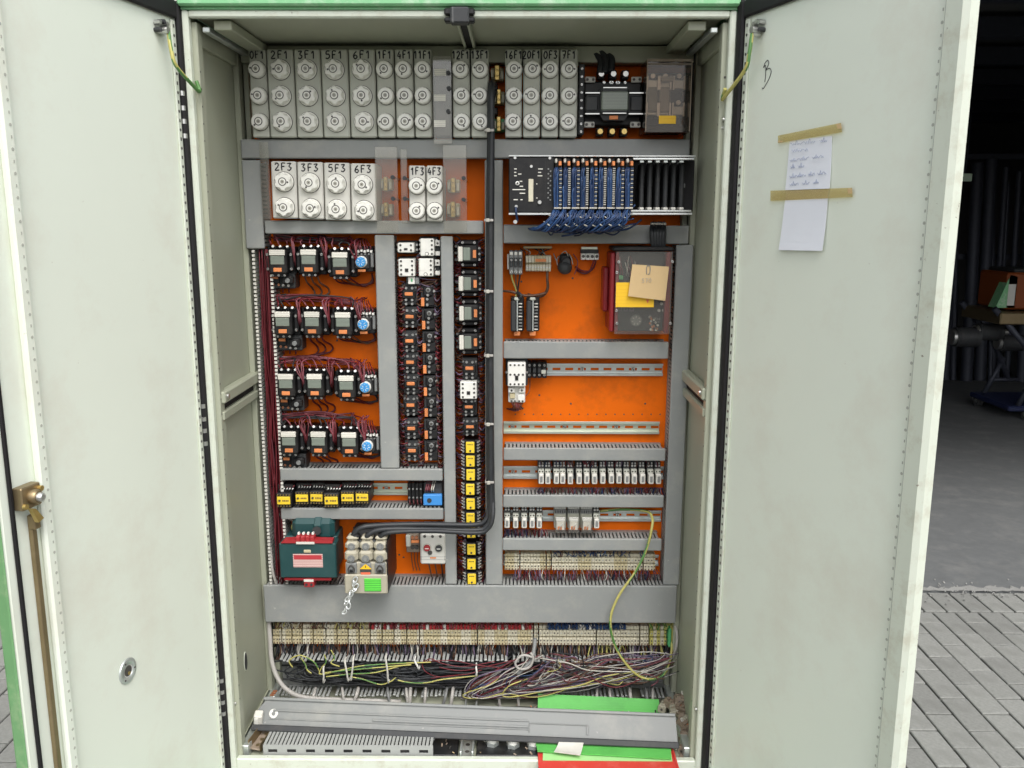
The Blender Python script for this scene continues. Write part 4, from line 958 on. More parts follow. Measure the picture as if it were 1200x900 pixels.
for i in range(4): x = -h*.30+i*h*.165; g.cbox(x-.003, x+.003, -d+.004, -d+.014, ht+.0225, ht+.029, 'white_plastic', .001)
part('terminal_marker', g, tb)
g = G(); g.box(-h*.86, h*.8, -d-.0015, -d+.02, -.006, -.0005, 'red_dark'); g.cbox(-h*.17, h*.19, -d-.003, -d+.03, -.026, -.001, 'red_plastic', .002); g.box(-h*.16, h*.18, -d-.0042, -d-.0032, -.009, -.002, 'loose_white')
for x in (-.006, .008): g.cyl((x, -d-.003, -.017), (x, -d-.006, -.017), .0035, 'dark_grey', 8)
part('terminal_bar', g, t)
lx, lz, lw, lh = rect(343.7, 649, 378.3, 664.5, YT); g = G(); g.box(lx-cx-lw/2, lx-cx+lw/2, -d-.0014, -d-.0002, lz-z0, lz-z0+lh, 'print_pink'); n_ = part('nameplate', g, t); g = G(); g.box(lx-cx-lw*.47, lx-cx+lw*.47, -d-.0018, -d-.0014, lz-z0+lh*.58, lz-z0+lh*.92, 'print_red'); part('printed_band', g, n_)
g = G(); g.cbox(lx-cx-.010, lx-cx+.009, -d-.003, -d, lz-z0+lh+.004, lz-z0+lh+.012, 'beige', .001); part('clip', g, t)
g = G()
for i in range(4): g.tube(curve([(-h*.75+i*.01, -.06, ht+.012), (-h*.7+i*.012, -.07, ht+.03), (-h*.62-i*.016, -.045, ht+.05), (-h*.9, -.03, ht+.046+i*.004)], 5), .002, ('wire_yellow', 'wire_green', 'wire_brown', 'wire_white')[i], 5)
part('lead', g, t, kind='stuff')

# ================================================================== MAIN BREAKER WITH CHAIN
YB = .185
cx, z0, wd, ht = rect(403, 634, 453.5, 697, YB); t = thing('main_breaker', 'three pole main breaker under clear beige covers, green and yellow stickers', 'breaker', (cx, PL, z0)); h = wd/2; d = PL-YB
g = G(); g.cbox(-h+.003, h-.003, -d+.035, -.002, .02, ht-.012, 'dark_grey', .003); g.cbox(-h+.002, h-.002, -d+.010, -d+.034, .004, ht*.58, 'beige_clear', .003); g.box(h-.0028, h, -d+.012, -.003, .0, ht-.01, 'black'); part('body', g, t)
for i in range(3):
    x0 = -h+i*wd/3+.001; x1 = x0+wd/3-.002; xm = (x0+x1)/2
    g = G(); g.cbox(x0, x1, -d+.006, -d+.04, ht*.60, ht*.79, 'beige_clear', .006); g.cbox(x0, x1, -d+.016, -d+.05, ht*.79, ht*.93, 'beige_clear', .006); g.cbox(x0+.002, x1-.002, -d+.028, -d+.06, ht*.93, ht*1.01, 'beige_clear', .005)
    for z in (.66, .86): g.cyl((xm, -d+(.005 if z < .7 else .014), ht*z), (xm, -d+(.002 if z < .7 else .011), ht*z), .010, 'mid_grey', 14); g.cyl((xm, -d+(.0015 if z < .7 else .010), ht*z), (xm, -d-.001+(.0 if z < .7 else .010), ht*z), .005, 'steel', 8)
    part('pole_cover', g, t)
    g = G(); g.cbox(x0+.004, x1-.004, -d+.003, -d+.018, ht*.385, ht*.575, 'mid_grey', .002)
    if i != 1:
        a = curve([(xm-.006, -d+.0015, ht*.41), (xm-.008, -d+.0015, ht*.48), (xm, -d+.0015, ht*.545), (xm+.008, -d+.0015, ht*.48), (xm+.006, -d+.0015, ht*.41)], 4); g.tube(a, .0022, 'ring_dark', 6); g.cbox(xm-.004, xm+.004, -d-.001, -d+.003, ht*.41, ht*.47, 'black', .001)
    w_ = part('indicator', g, t)
    if i == 1:
        g = G(); g.prism([(xm-.016, ht*.475), (xm+.016, ht*.475), (xm, ht*.57)], -.001, 'yellow_tape', 'xz', (0, -d+.0025, 0)); g.box(xm-.015, xm+.015, -d+.0015, -d+.0025, ht*.42, ht*.47, 'ring_dark'); g.box(xm-.013, xm+.012, -d+.0015, -d+.0025, ht*.375, ht*.415, 'sticker_red')
        g.box(xm-.0012, xm+.0012, -d+.0007, -d+.0012, ht*.505, ht*.54, 'ink'); part('warning_sticker', g, w_)
g = G(); g.cbox(-h, h, -d, -d+.008, .002, ht*.375, 'beige_clear', .003); g.cbox(-h*.9, -h*.62, -d+.001, -d+.0095, ht*.08, ht*.34, 'loose_brown', .001); part('lower_cover', g, t)
sx, sz, sw, sh = rect(427, 678, 446.5, 693, YB-.002); g = G(); g.cbox(sx-cx-sw/2, sx-cx+sw/2, -d-.0028, -d-.0008, sz-z0, sz-z0+sh, 'green_sticker', .0008); part('sticker', g, t)
# chain
g = G(); pts = [(416, 679.5), (414, 684), (417, 687.5), (414, 692), (411.5, 695.5), (409, 698.5), (407.5, 702), (406.5, 706), (408.5, 710), (405, 713.5), (403.5, 717.5)]
t = thing('silver_chain', 'short bright metal chain hanging from the front of the main breaker', 'chain', tuple(at(416, 679, YB-.004)))
o0 = at(416, 679, YB-.004)
for i, (px, py) in enumerate(pts):
    p = at(px, py, YB-.008-.001*i)-o0; k = G(); a0 = 1.0+.5*math.sin(i*1.7); R_ = .0095 if i < 9 else .007
    ring = []
    for q in range(13):
        an = 2*math.pi*q/12; lx, lz = R_*math.cos(an), R_*.55*math.sin(an)
        ring.append((lx*math.cos(a0)-lz*math.sin(a0)*(.5 if i % 2 else 1), lz*(.8 if i % 2 else .15), lx*math.sin(a0)+lz*math.cos(a0)*(.5 if i % 2 else 1)))
    k.tube(ring, .0022, 'alu', 6, cap=False); part('chain_link', k, t, tuple(p))

# starter and small contactor beside it
cx, z0, wd, ht = rect(492.3, 626, 522, 661.5, PL-.085); t = thing('motor_starter', 'pale motor starter with red and dark round buttons', 'motor starter', (cx, PL, z0)); h = wd/2
g = G(); g.cbox(-h, h, -.085, -.002, 0, ht, 'housing_light', .004); g.cbox(-h*.92, h*.92, -.07, -.002, ht, ht+.008, 'housing_light', .002); g.box(-h, h, -.0856, -.084, ht*.255, ht*.262, 'mid_grey'); g.box(-h, h, -.0856, -.084, ht*.16, ht*.167, 'mid_grey'); part('body', g, t)
for x, z, m_, nm in ((-h*.45, ht*.56, 'red_plastic', 'stop_button'), (h*.48, ht*.55, 'dark_grey', 'start_button')):
    g = G(); g.lathe([(.0125, 0), (.012, -.002)], (x, -.0852, z), 'housing_grey', 18); g.lathe([(.0095, -.002), (.0088, -.007), (.007, -.008)], (x, -.0852, z), m_, 16); g.box(x-.005, x+.005, -.0936, -.0934, z-.0012, z+.0012, 'white_plastic'); part(nm, g, t)
g = G(); g.lathe([(.0065, 0), (.006, -.004)], (-h*.22, -.0852, ht*.40), 'ring_dark', 14); part('setting_dial', g, t)
g = G(); g.cbox(-h*.22, h*.25, -.0865, -.0848, ht*.20, ht*.245, 'tag_orange', .0004); part('tag', g, t)
g = G()
for i in (-1, 0, 1): g.cyl((i*h*.62, -.0855, ht*.93), (i*h*.62, -.0865, ht*.93), .0042, 'ring_dark', 8); g.tube(curve([(i*h*.5, -.05, 0), (i*h*.5+.003, -.045, -.02), (i*h*.45+.006, -.03, -.06)], 4), .0022, 'wire_brown' if i < 1 else 'cable_black', 5)
part('terminal', g, t, kind='stuff')
cx, z0, wd, ht = rect(475.5, 626.5, 491, 649, PL-.05); t = thing('auxiliary_contactor', 'tiny grey and brown contactor left of the pale motor starter', 'contactor', (cx, PL, z0)); h = wd/2
g = G(); g.cbox(-h, h, -.04, -.002, 0, ht, 'loose_brown', .002); g.cbox(-h, -h*.3, -.05, -.03, ht*.35, ht*.95, 'housing_grey', .002); g.cbox(-h*.2, h, -.05, -.03, ht*.55, ht*.68, 'tag_orange', .001); part('body', g, t)
g = G()
for x in (.0, .6): g.cyl((x*h, -.041, ht*.3), (x*h, -.046, ht*.3), .006, 'ring_dark', 10); g.cyl((x*h, -.041, ht*.82), (x*h, -.048, ht*.82), .0045, 'copper', 8)
for i in range(3): g.tube(curve([(-h*.3+i*.009, -.035, 0), (-h*.25+i*.008, -.03, -.03), (-h*.1+i*.009, -.02, -.062)], 4), .0014, 'wire_brown', 5)
part('terminal', g, t, kind='stuff')

# ================================================================== TOP RIGHT: BIG CONTACTOR AND SWITCH FUSE
YK = .255
cx, z0, wd, ht = rect(686, 90, 755, 146, YK); t = thing('large_contactor', 'largest black contactor with a broad grey window, top right of the plate', 'contactor', (cx, PL, z0)); h = wd/2; d = PL-YK
g = G(); g.cbox(-h, h, -d*.5, -.002, ht*.02, ht*.98, 'black', .004); g.cbox(-h, h, -d*.85, -d*.45, ht*.22, ht*.72, 'black', .005); g.prism([(-h*.52, ht*.26), (h*.52, ht*.26), (h*.36, ht*.10), (-h*.36, ht*.10)], .04, 'black', 'xz', (0, -d*.9, 0)); g.cbox(-h*.5, h*.5, -d, -d*.4, ht*.22, ht*.80, 'dark_grey', .006)
for s in (-1, 1): g.cbox(s*h*.98, s*h*.55, -d*.9, -d*.8, ht*.30, ht*.62, 'dark_grey', .003); g.box(s*h*.99, s*h*.5, -d*.92, -d*.905, ht*.665, ht*.69, 'steel'); g.box(s*h*.99, s*h*.5, -d*.92, -d*.905, ht*.225, ht*.25, 'steel')
g.box(-h*.4, h*.4, -d-.0012, -d, ht*.765, ht*.785, 'steel'); g.box(-h*.4, h*.4, -d-.0012, -d, ht*.23, ht*.25, 'steel')
part('body', g, t); g = G(); g.cbox(-h*.46, h*.46, -d-.004, -d+.003, ht*.30, ht*.70, 'window_green', .003); part('viewing_window', g, t)
g = G(); g.cbox(-h*.16, h*.14, -d*.93, -d*.9, ht*.115, ht*.20, 'tag_orange', .001); part('tag', g, t)
g = G()
for s in (-1, 1):
    for z in (-.04, .92): g.cbox(s*h*.62, s*h*.98, -d*.62, -d*.5, ht*z+.002, ht*z+.016, 'loose_white', .002); g.cyl((s*h*.7, -d*.63, ht*z+.009), (s*h*.7, -d*.65, ht*z+.009), .0035, 'ring_dark', 8); g.cyl((s*h*.9, -d*.63, ht*z+.009), (s*h*.9, -d*.65, ht*z+.009), .0035, 'ring_dark', 8)
for i in (-1, 0, 1):
    for z in (-.17, 1.06): g.cbox(i*h*.42-.009, i*h*.42+.009, -d*.5, -d*.2, ht*z-.004, ht*z+.018, 'black', .002); g.cyl((i*h*.42, -d*.52, ht*z+.007), (i*h*.42, -d*.62, ht*z+.007), .0085, 'brass' if z < 0 else 'steel', 8, .007)
    for q in (-1, 1): screw(g, i*h*.22+q*.01, -d*.86, ht*.9, .004)
part('terminal_bolt', g, t, kind='stuff')
# switch fuse under a clear hood
YS = .235
cx, z0, wd, ht = rect(757, 69, 810, 155, YS); t = thing('switch_fuse', 'switch with three fuse holders under a clear rectangular hood', 'switch', (cx, PL, z0)); h = wd/2; d = PL-YS
g = G(); g.cbox(-h*.92, h*.92, -.035, -.002, .01, ht*.9, 'black', .003); g.cbox(-h*.9, h*.9, -d+.004, -.01, .004, ht*.10, 'black', .003); part('base', g, t)
for i in range(3):
    x = (-.58, -.02, .60)[i]*h; g = G()
    for z in (.27, .64): g.cbox(x-.013, x+.013, -.075, -.036, ht*z, ht*z+.022, 'zinc', .002); g.cbox(x-.016, x-.011, -.085, -.05, ht*z-.004, ht*z+.03, 'steel', .001); g.cbox(x+.011, x+.016, -.085, -.05, ht*z-.004, ht*z+.03, 'steel', .001); g.cyl((x, -.076, ht*z+.03), (x, -.082, ht*z+.03), .006, 'steel', 8)
    c = part('fuse_clip', g, t)
    if i < 2: g = G(); g.cbox(x-.014, x+.014, -.085, -.045, ht*.31, ht*.66, 'loose_white' if i else 'housing_grey', .004); part('fuse_link', g, c)
g = G(); g.cbox(-h*.24, h*.30, -.092, -.086, ht*.73, ht*.80, 'label_white', .001); part('paper_label', g, t)
g = G(); sh_ = .0025
g.box(-h, h, -d, -d+sh_, 0, ht, 'acrylic_smoke'); g.box(-h, -h+sh_, -d+sh_, -.02, 0, ht, 'acrylic_smoke'); g.box(h-sh_, h, -d+sh_, -.02, 0, ht, 'acrylic_smoke'); g.box(-h+sh_, h-sh_, -d+sh_, -.02, ht-sh_, ht, 'acrylic_smoke'); hd = part('clear_hood', g, t)
g = G()
for a in ((-h, h, ht-.006, ht-.0005), (-h, h, ht*.94-.003, ht*.94)): g.box(a[0]+.001, a[1]-.001, -d-.001, -d-.0002, a[2], a[3], 'loose_brown')
for s in (-1, 1): g.box(s*h*.998, s*(h*.955), -d-.0022, -d-.0012, .002, ht-.001, 'loose_brown')
part('hood_edge', g, hd)
sx, sz, sw, sh = rect(772, 135.5, 792, 145, YS); g = G(); g.box(sx-cx-sw/2, sx-cx+sw/2, -d-.0014, -d-.0004, sz-z0, sz-z0+sh, 'yellow_tape'); part('warning_label', g, hd)
# cables above them
g = G()
for (a, m_, b) in (((676, 64), (694, 63), (703, 86)), ((676, 66), (708, 64), (716, 84)), ((676, 62), (700, 60), (709, 86))): g.tube(curve([at(*a, .33), at(*m_, .32), at((m_[0]+b[0])/2+5, (m_[1]+b[1])/2-4, .31), at(*b, .30)], 6), .0085, 'cable_black', 8)
solo('supply_cables', g, 'thick black cables looping down into the largest contactor', 'cable')
g = G()
for k in range(4): g.tube(curve([at(770+k*9, 72, .33), at(773+k*7, 60-k, .32), at(795, 56+k, .325), at(812, 60+k*2, .33), at(815.5-k, 90, .335), at(814-k, 150, .34), at(812-k, 180, .345)], 6), .008, 'cable_black', 8)
solo('supply_cables', g, 'thick black cables running from the switch hood down the right edge', 'cable')

# ================================================================== MODULE RACK
YR = .205
rk = thing('module_rack', 'long rack of aluminium rails holding plug in control modules', 'rack', tuple(at(700, 250, PL)))
ro_ = rk.location.copy()
def rb(px, Y0, Y1, g, mt, c=.001):
    cx, z0, wd, ht = rect(*px, Y0); g.cbox(cx-wd/2-ro_.x, cx+wd/2-ro_.x, Y0-ro_.y, Y1-ro_.y, z0-ro_.z, z0+ht-ro_.z, mt, c)
g = G(); rb((596, 181.8, 815.5, 183.6), YR-.012, YR+.05, g, 'alu'); rb((742, 184.8, 814, 187.2), YR-.011, YR+.02, g, 'alu'); part('upper_rail', g, rk)
g = G(); rb((596, 249.5, 742, 252), YR-.012, YR+.05, g, 'alu'); rb((739, 246, 810.5, 248.2), YR-.014, YR+.02, g, 'alu'); rb((739, 249.2, 811.5, 251.8), YR-.012, YR+.05, g, 'alu'); part('lower_rail', g, rk)
g = G(); rb((596, 184, 813, 249.5), .34, PL-.002, g, 'black'); rb((790.5, 188, 812.5, 249), YR+.10, .34, g, 'black'); part('back_plane', g, rk)
g = G(); rb((795, 188, 813, 248), YR+.06, YR+.064, g, 'rubber'); p = at(799, 218, YR+.06)-ro_
part('end_plate', g, rk); g = G(); g.box(p.x-.006, p.x+.008, YR+.058-ro_.y, YR+.0595-ro_.y, p.z-.004, p.z+.006, 'mid_grey'); part('marking', g, rk)
for i in range(6):
    x = 752.2+i*9.35
    g = G(); rb((x-2.6, 191, x+2.6, 245), YR+.045, YR+.10, g, 'dark_grey', .003); gl = part('card_guide', g, rk)
    g = G(); rb((x-2.4, 187.6, x+2.6, 190.6), YR-.004, YR+.03, g, 'zinc', .001); rb((x-3+.2, 243, x+2.2, 246), YR-.012, YR+.03, g, 'loose_white', .001); part('guide_clip', g, gl)
# processor unit
cx, z0, wd, ht = rect(596.5, 184, 649.5, 249, YR-.01); cp = thing('processor_module', 'wide black processor module with a cream slot, left end of the rack', 'module', (cx, YR-.01, z0)); h = wd/2
g = G(); g.cbox(-h, h, 0, .13, 0, ht, 'black', .002); g.cbox(-h*.30, -h*.296, -.0006, .01, 0, ht, 'dark_grey', .0002); g.box(h*.60, h*.606, -.0008, .01, 0, ht, 'dark_grey'); part('body', g, cp)
def cpz(py): return at(620, py, YR-.01).z-z0
def cpx(px): return at(px, 216, YR-.01).x-cx
g = G(); g.cbox(cpx(619.3), cpx(625), -.003, .002, cpz(236.5), cpz(209.8), 'cream', .001); part('cartridge', g, cp)
g = G(); g.lathe([(.0052, 0), (.005, -.004), (.003, -.0045)], (cpx(606.4), 0, cpz(214.8)), 'white_plastic', 14); g.lathe([(.0025, -.0046), (.002, -.005)], (cpx(606.4), 0, cpz(214.8)), 'ring_dark', 10); part('selector', g, cp)
g = G(); g.lathe([(.0052, 0), (.0045, -.006)], (cpx(632.5), 0, cpz(237)), 'steel', 10); g.lathe([(.004, 0), (.0035, -.01)], (cpx(605), 0, cpz(242)), 'steel', 10); part('connector', g, cp)
g = G()
for a, b, c_ in ((602.5, 605.5, 198), (602.5, 605, 202), (602.5, 605.5, 206), (607, 611, 204), (630.5, 636, 198), (630.5, 634, 202), (630, 635.5, 206), (609, 612, 212.5), (609, 613, 218.3), (600.5, 615.5, 222.2), (609, 615.5, 226.5), (602, 607, 234), (610, 612.5, 234), (628.4, 629.6, 215.5), (628.5, 630, 232)): g.box(cpx(a), cpx(b), -.0006, -.0001, cpz(c_)-.0012, cpz(c_)+.0012, 'loose_white')
for i in range(7):
    for q in range(2): z = cpz(198+i*5.6+q*2.6); x = cpx(642.5+q*2.6); g.cyl((x, -.0002, z), (x, -.0016, z), .0022, 'mid_grey', 7)
for px, py in ((603.5, 184.9), (644, 185.2), (622.5, 195)): p = (cpx(px), 0, cpz(py)); g.cyl(p, (p[0], -.003, p[2]), .0035, 'steel', 8)
part('marking', g, cp, kind='stuff')
g = G(); g.tube(curve([(cpx(604.5), -.012, cpz(243)), (cpx(605), -.016, cpz(250)), (cpx(606.5), -.004, cpz(259))], 5), .003, 'blue_wire', 7); g.cyl((cpx(604), -.004, cpz(260)), (cpx(604), -.008, cpz(260)), .005, 'steel', 8); part('lead', g, cp)
# nine wired modules
mx = [653.8, 664, 674.5, 684.8, 695, 705.4, 715.6, 726, 736.6]
for i, x in enumerate(mx):
    cx, z0, wd, ht = rect(x-4.6, 185, x+4.6, 248, YR-.004); mo = thing('wired_module', '%s module from the left in the rack, bundle of blue wires down its front' % ORD[i], 'module', (cx, YR, z0), 'modules with blue wiring'); h = wd/2
    g = G(); g.cbox(-h, h, -.004, .12, 0, ht, 'black', .002); part('body', g, mo)
    zz = lambda py: at(x, py, YR-.02).z-z0
    g = G(); g.cbox(.0005, .0070, -.030, -.004, zz(194.5), zz(189), 'tag_orange', .001); g.cbox(-.0085, -.003, -.026, -.004, zz(191), zz(185.8), 'loose_white', .002); part('plug_latch', g, mo)
    g = G(); g.cbox(.001, .0090, -.024, -.004, zz(243), zz(195.5), 'black_soft', .001)
    for k in range(18): z = zz(197.5)-(zz(197.5)-zz(242))*k/18; g.box(.0025, .0085, -.0252, -.0241, z-.0012, z+.0010, 'wire_white' if i in (1, 3, 5, 6) or k % 2 else 'blue_wire_light')
    part('plug', g, mo)
    g = G(); zt_, zb_ = zz(196.5), zz(244)
    for k in range(9):
        xx = -.0085+.0021*(k % 5)+rnd.uniform(-.0016, .0016); y = -.021-.004*(k//5)-rnd.random()*.003; top_ = zt_-rnd.random()*.05*(k > 3)
        sl_ = rnd.uniform(-.004, .002); low_ = -.020-rnd.random()*.012; ex = -.030-.010*rnd.random()
        j1, j2 = rnd.uniform(-.006, .006), rnd.uniform(-.014, .010)
        g.tube(curve([(xx+.005, y+.008, top_), (xx, y, top_-.008), (xx+rnd.uniform(-.0012, .0012), y, (top_+zb_)/2), (xx*.9, y, zb_), (xx*1.3+sl_, y-.008, zb_-.010), (xx*1.4-.004+j1, y-.016, zb_-.022), (xx*1.3-.014+j2, y-.014, zb_-.036+j1*.5), (xx+ex*1.0+j2, y+.0, zb_-.046-.010*rnd.random()), (xx+ex*1.5, y+.03, zb_-.050+j1), (xx+ex*1.7, y+.07, zb_-.050)], 4), .0021+.0005*rnd.random(), rnd.choice(['blue_wire', 'blue_wire', 'blue_wire_light']), 5)
    lo = part('wire_loom', g, mo, kind='stuff')
    g = G(); g.cbox(-.0105, .0085, -.033, -.018, zb_-.002, zb_+.002, 'wire_white', .001); a = -.5+rnd.uniform(-.3, .3)
    for q in range(2):
        c_ = V((-.010+sl_-q*.012, -.035, zb_-.022-.018*q)); g.tube([c_+V((-.011, .004, .005+q*.003)), c_+V((0, -.006, 0)), c_+V((.011, .002, -.005))], .0017, 'wire_white', 5)
    part('cable_tie', g, lo)
g = G()
for i in range(64):
    a = rnd.uniform(636, 715); b = a+rnd.uniform(14, 44); ym = 263+rnd.gauss(0, 4.2)
    g.tube(curve([at(a, ym+rnd.uniform(-2, 6), YR+rnd.uniform(.0, .05)), at((a*2+b)/3, ym+rnd.uniform(1, 7), YR-.005+rnd.uniform(-.012, .02)), at((a+2*b)/3, ym-rnd.uniform(0, 5), YR-.005+rnd.uniform(-.012, .02)), at(b, ym-rnd.uniform(6, 13), YR+rnd.uniform(-.01, .03))], 5), rnd.uniform(.0017, .0026), rnd.choice(['blue_wire', 'blue_wire', 'blue_wire', 'blue_wire_light']), 5)
solo('blue_loom', g, 'tangled mass of blue wires gathered under the wired modules', 'wires', kind='stuff')
# black cables dropping behind the rack into the clear hooded unit
g = G()
for k in range(5): g.tube(curve([at(765+k*3.2, 262, .30), at(764+k*3.4, 271, .262), at(765+k*3, 284, .262), at(766+k*3, 292, .27)], 5), .0062, 'cable_black', 8); p = at(765+k*3.2, 264, .285); g.cyl(p, p+V((0, 0, .006)), .0066, 'wire_white' if k != 2 else 'cable_grey', 8)
solo('cable_drop', g, 'five short black cables passing over the duct into the red unit', 'cable')

# ================================================================== SMALL PARTS ON THE OPEN ORANGE AREA
cx, z0, wd, ht = rect(596.5, 294, 612.5, 322, PL-.075); t = thing('fuse_terminal', 'grey three pole fuse terminal left of the yellow terminal row', 'terminal', (cx, PL, z0)); h = wd/2
for i in range(3):
    x = -h*.66+i*h*.66; g = G(); g.cbox(x-h*.31, x+h*.31, -.07, -.002, 0, ht, 'mid_grey', .002); g.cbox(x-h*.24, x+h*.24, -.077, -.06, ht*.32, ht*.72, 'dark_grey', .002); o = part('pole', g, t)
    g = G(); screw(g, x, -.0705, ht*.12, .0048); g.cbox(x-.004, x+.004, -.0725, -.06, ht*.82, ht*.95, 'loose_white', .001); screw(g, x, -.0775, ht*.62, .0032, 'steel'); part('clamp', g, o)
g = G(); g.cbox(-h*1.28, -h*1.02, -.06, -.002, ht*.2, ht*.85, 'loose_white', .002); part('end_bracket', g, t)
g = G()
for i in range(3): g.tube(curve([(-h*.66+i*h*.66, -.06, .003), (-h*.5+i*h*.5, -.055, -.015), (h*.1+i*.002, -.04, -.045), (h*.0+i*.006, -.05, -.058)], 5), .0024, ('wire_yellow', 'wire_brown', 'cable_black')[i], 6)
part('lead', g, t)
cx, z0, wd, ht = rect(616, 299.5, 646, 318.5, PL-.05); t = thing('terminal_row', 'short row of yellow and cream terminals on the open orange area', 'terminal', (cx, PL, z0)); n = 9
for i in range(n):
    x = -wd/2+(i+.5)*wd/n; g = G(); hw = wd/n*.46; g.cbox(x-hw, x+hw, -.035, -.002, 0, ht, 'cream' if i > 6 else 'beige', .001); g.cbox(x-hw, x+hw, -.048, -.03, ht*.56, ht*.98, 'beige' if 2 < i < 7 else 'cream', .001); g.cbox(x-hw, x+hw, -.046, -.03, ht*.06, ht*.44, 'cream', .001); g.cyl((x, -.0465, ht*.26), (x, -.0475, ht*.26), .0022, 'steel', 6); part('terminal_block', g, t)
g = G(); g.box(-wd*.12, wd*.30, -.0505, -.0485, ht*.62, ht*.80, 'tag_orange'); part('marker_strip', g, t)
g = G(); a, b = at(613, 290, .34), at(647, 290, .34); g.cbox(a.x-cx, b.x-cx, -.03, -.02, a.z-z0-.003, a.z-z0+.004, 'bronze', .001); part('earth_bar', g, t)
g = G()
for i in range(10): x = -wd/2+rnd.random()*wd; g.tube(curve([(x, -.03, ht), (x+rnd.uniform(-.01, .01), -.04, ht+.008), (x+rnd.uniform(-.02, .02), -.02, ht+.018)], 4), .0014, rnd.choice(['wire_brown', 'cable_black', 'wire_white']), 5)
g.tube(curve([(wd*.36, -.03, 0), (wd*.36, -.035, -.02), (wd*.38, -.03, -.045), (wd*.25, -.02, -.062), (0, -.015, -.068), (-wd*.4, -.03, -.062)], 6), .0042, 'wire_brown', 6)
part('lead', g, t, kind='stuff')
cx, z0, wd, ht = rect(654, 298, 671, 322, PL-.05); t = thing('capacitor', 'dark rounded capacitor with thin looping wires', 'capacitor', (cx, PL, z0))
g = G(); g.lathe([(.019, 0), (.019, -.036), (.015, -.046), (.006, -.05)], (0, -.002, ht*.35), 'dark_grey', 18); g.cbox(-.014, .016, -.036, -.002, ht*.45, ht*1.02, 'black_soft', .006); g.lathe([(.011, 0), (.010, -.006)], (.003, -.042, ht*.62), 'dark_grey', 12); part('body', g, t)
g = G()
for a in (((-.016, -.03, ht*.9), (-.022, -.04, ht*.7), (-.02, -.035, ht*.45)), ((.01, -.03, ht*1.0), (.016, -.05, ht*.8), (.02, -.045, ht*.5)), ((.022, -.02, ht*1.0), (.034, -.03, ht*.6), (.026, -.03, .0)), ((-.01, -.03, ht*1.0), (.0, -.05, ht*1.15), (.008, -.04, ht*.9)), ((-.03, -.02, ht), (-.026, -.04, ht*.8), (-.02, -.03, ht*.6))): g.tube(curve(a, 5), .0013, rnd.choice(['wire_white', 'pink_wire', 'wire_white', 'cable_grey']), 5)
part('lead', g, t, kind='stuff')
cx, z0, wd, ht = rect(681, 292.5, 702, 304.5, PL-.045); t = thing('terminal_row', 'four pole white terminal standing alone on the orange plate', 'terminal', (cx, PL, z0)); h = wd/2
g = G(); g.cbox(-h, h, -.03, -.002, ht*.62, ht, 'dark_grey', .001); g.box(-h*.9, h*.9, -.02, -.002, ht, ht+.006, 'zinc_yellow'); part('base', g, t)
for i in range(4): x = -h*.75+i*h*.5; g = G(); g.cbox(x-h*.23, x+h*.23, -.045, -.002, 0, ht*.62, 'white_plastic', .001); g.cyl((x, -.0452, ht*.34), (x, -.0462, ht*.34), .0042, 'ring_dark', 10); part('terminal_block', g, t)
g = G(); g.tube(curve([(-h*1.4, -.004, -.028), (-h*.8, -.014, -.036), (-h*.2, -.016, -.036), (h*.5, -.02, -.022), (h*.7, -.035, 0)], 6), .0028, 'red_wire_dark', 6); g.tube(curve([(-h*1.5, -.004, -.020), (-h*.8, -.012, -.030), (0, -.016, -.031), (h*.3, -.02, -.018), (h*.5, -.035, 0)], 6), .0022, 'red_wire', 6); part('lead', g, t)
for j, x0 in enumerate((598.5, 617)):
    cx, z0, wd, ht = rect(x0, 349, x0+15.5, 391, PL-.07); t = thing('plug_in_relay', '%s of two tall black relays with ribbed white contacts under the fuse terminal' % ('left', 'right')[j], 'relay', (cx, PL, z0), 'two tall black relays'); h = wd/2
    g = G(); g.cbox(-h, h, -.05, -.002, .004, ht, 'black', .003); g.cbox(-h, -h*.1, -.062, -.04, ht*.05, ht*.9, 'dark_grey', .003); part('body', g, t)
    g = G(); g.cbox(-h*.12, h*.10, -.066, -.045, ht*.06, ht*.92, 'zinc', .001)
    for i in range(9): g.cbox(h*.15, h*.75, -.056, -.045, ht*(.08+i*.09), ht*(.115+i*.09), 'loose_white' if i in (0, 4, 7, 8) else 'mid_grey', .001)
    part('contact_strip', g, t, kind='stuff'); g = G(); g.cbox(-h*.5, h*.45, -.052, -.04, -.008, .003, 'tag_orange', .001); part('tag', g, t); g = G(); g.cbox(-h*.5, h*.35, -.064, -.04, ht*.92, ht*1.0, 'housing_grey', .002); part('clamp', g, t)
g = G(); a, b = at(589, 341, .34), at(612, 346, .32); g.tube(curve([a, (a+b)/2+V((0, -.01, .004)), b, at(628, 346, .325), at(640, 343, .33)], 5), .0035, 'wire_brown', 6); g.tube(curve([at(606, 342, .31), at(611, 347, .30), at(604, 352, .31)], 5), .004, 'cable_black', 6)
solo('wire_bundle', g, 'brown wires crossing above the two tall black relays', 'wires')
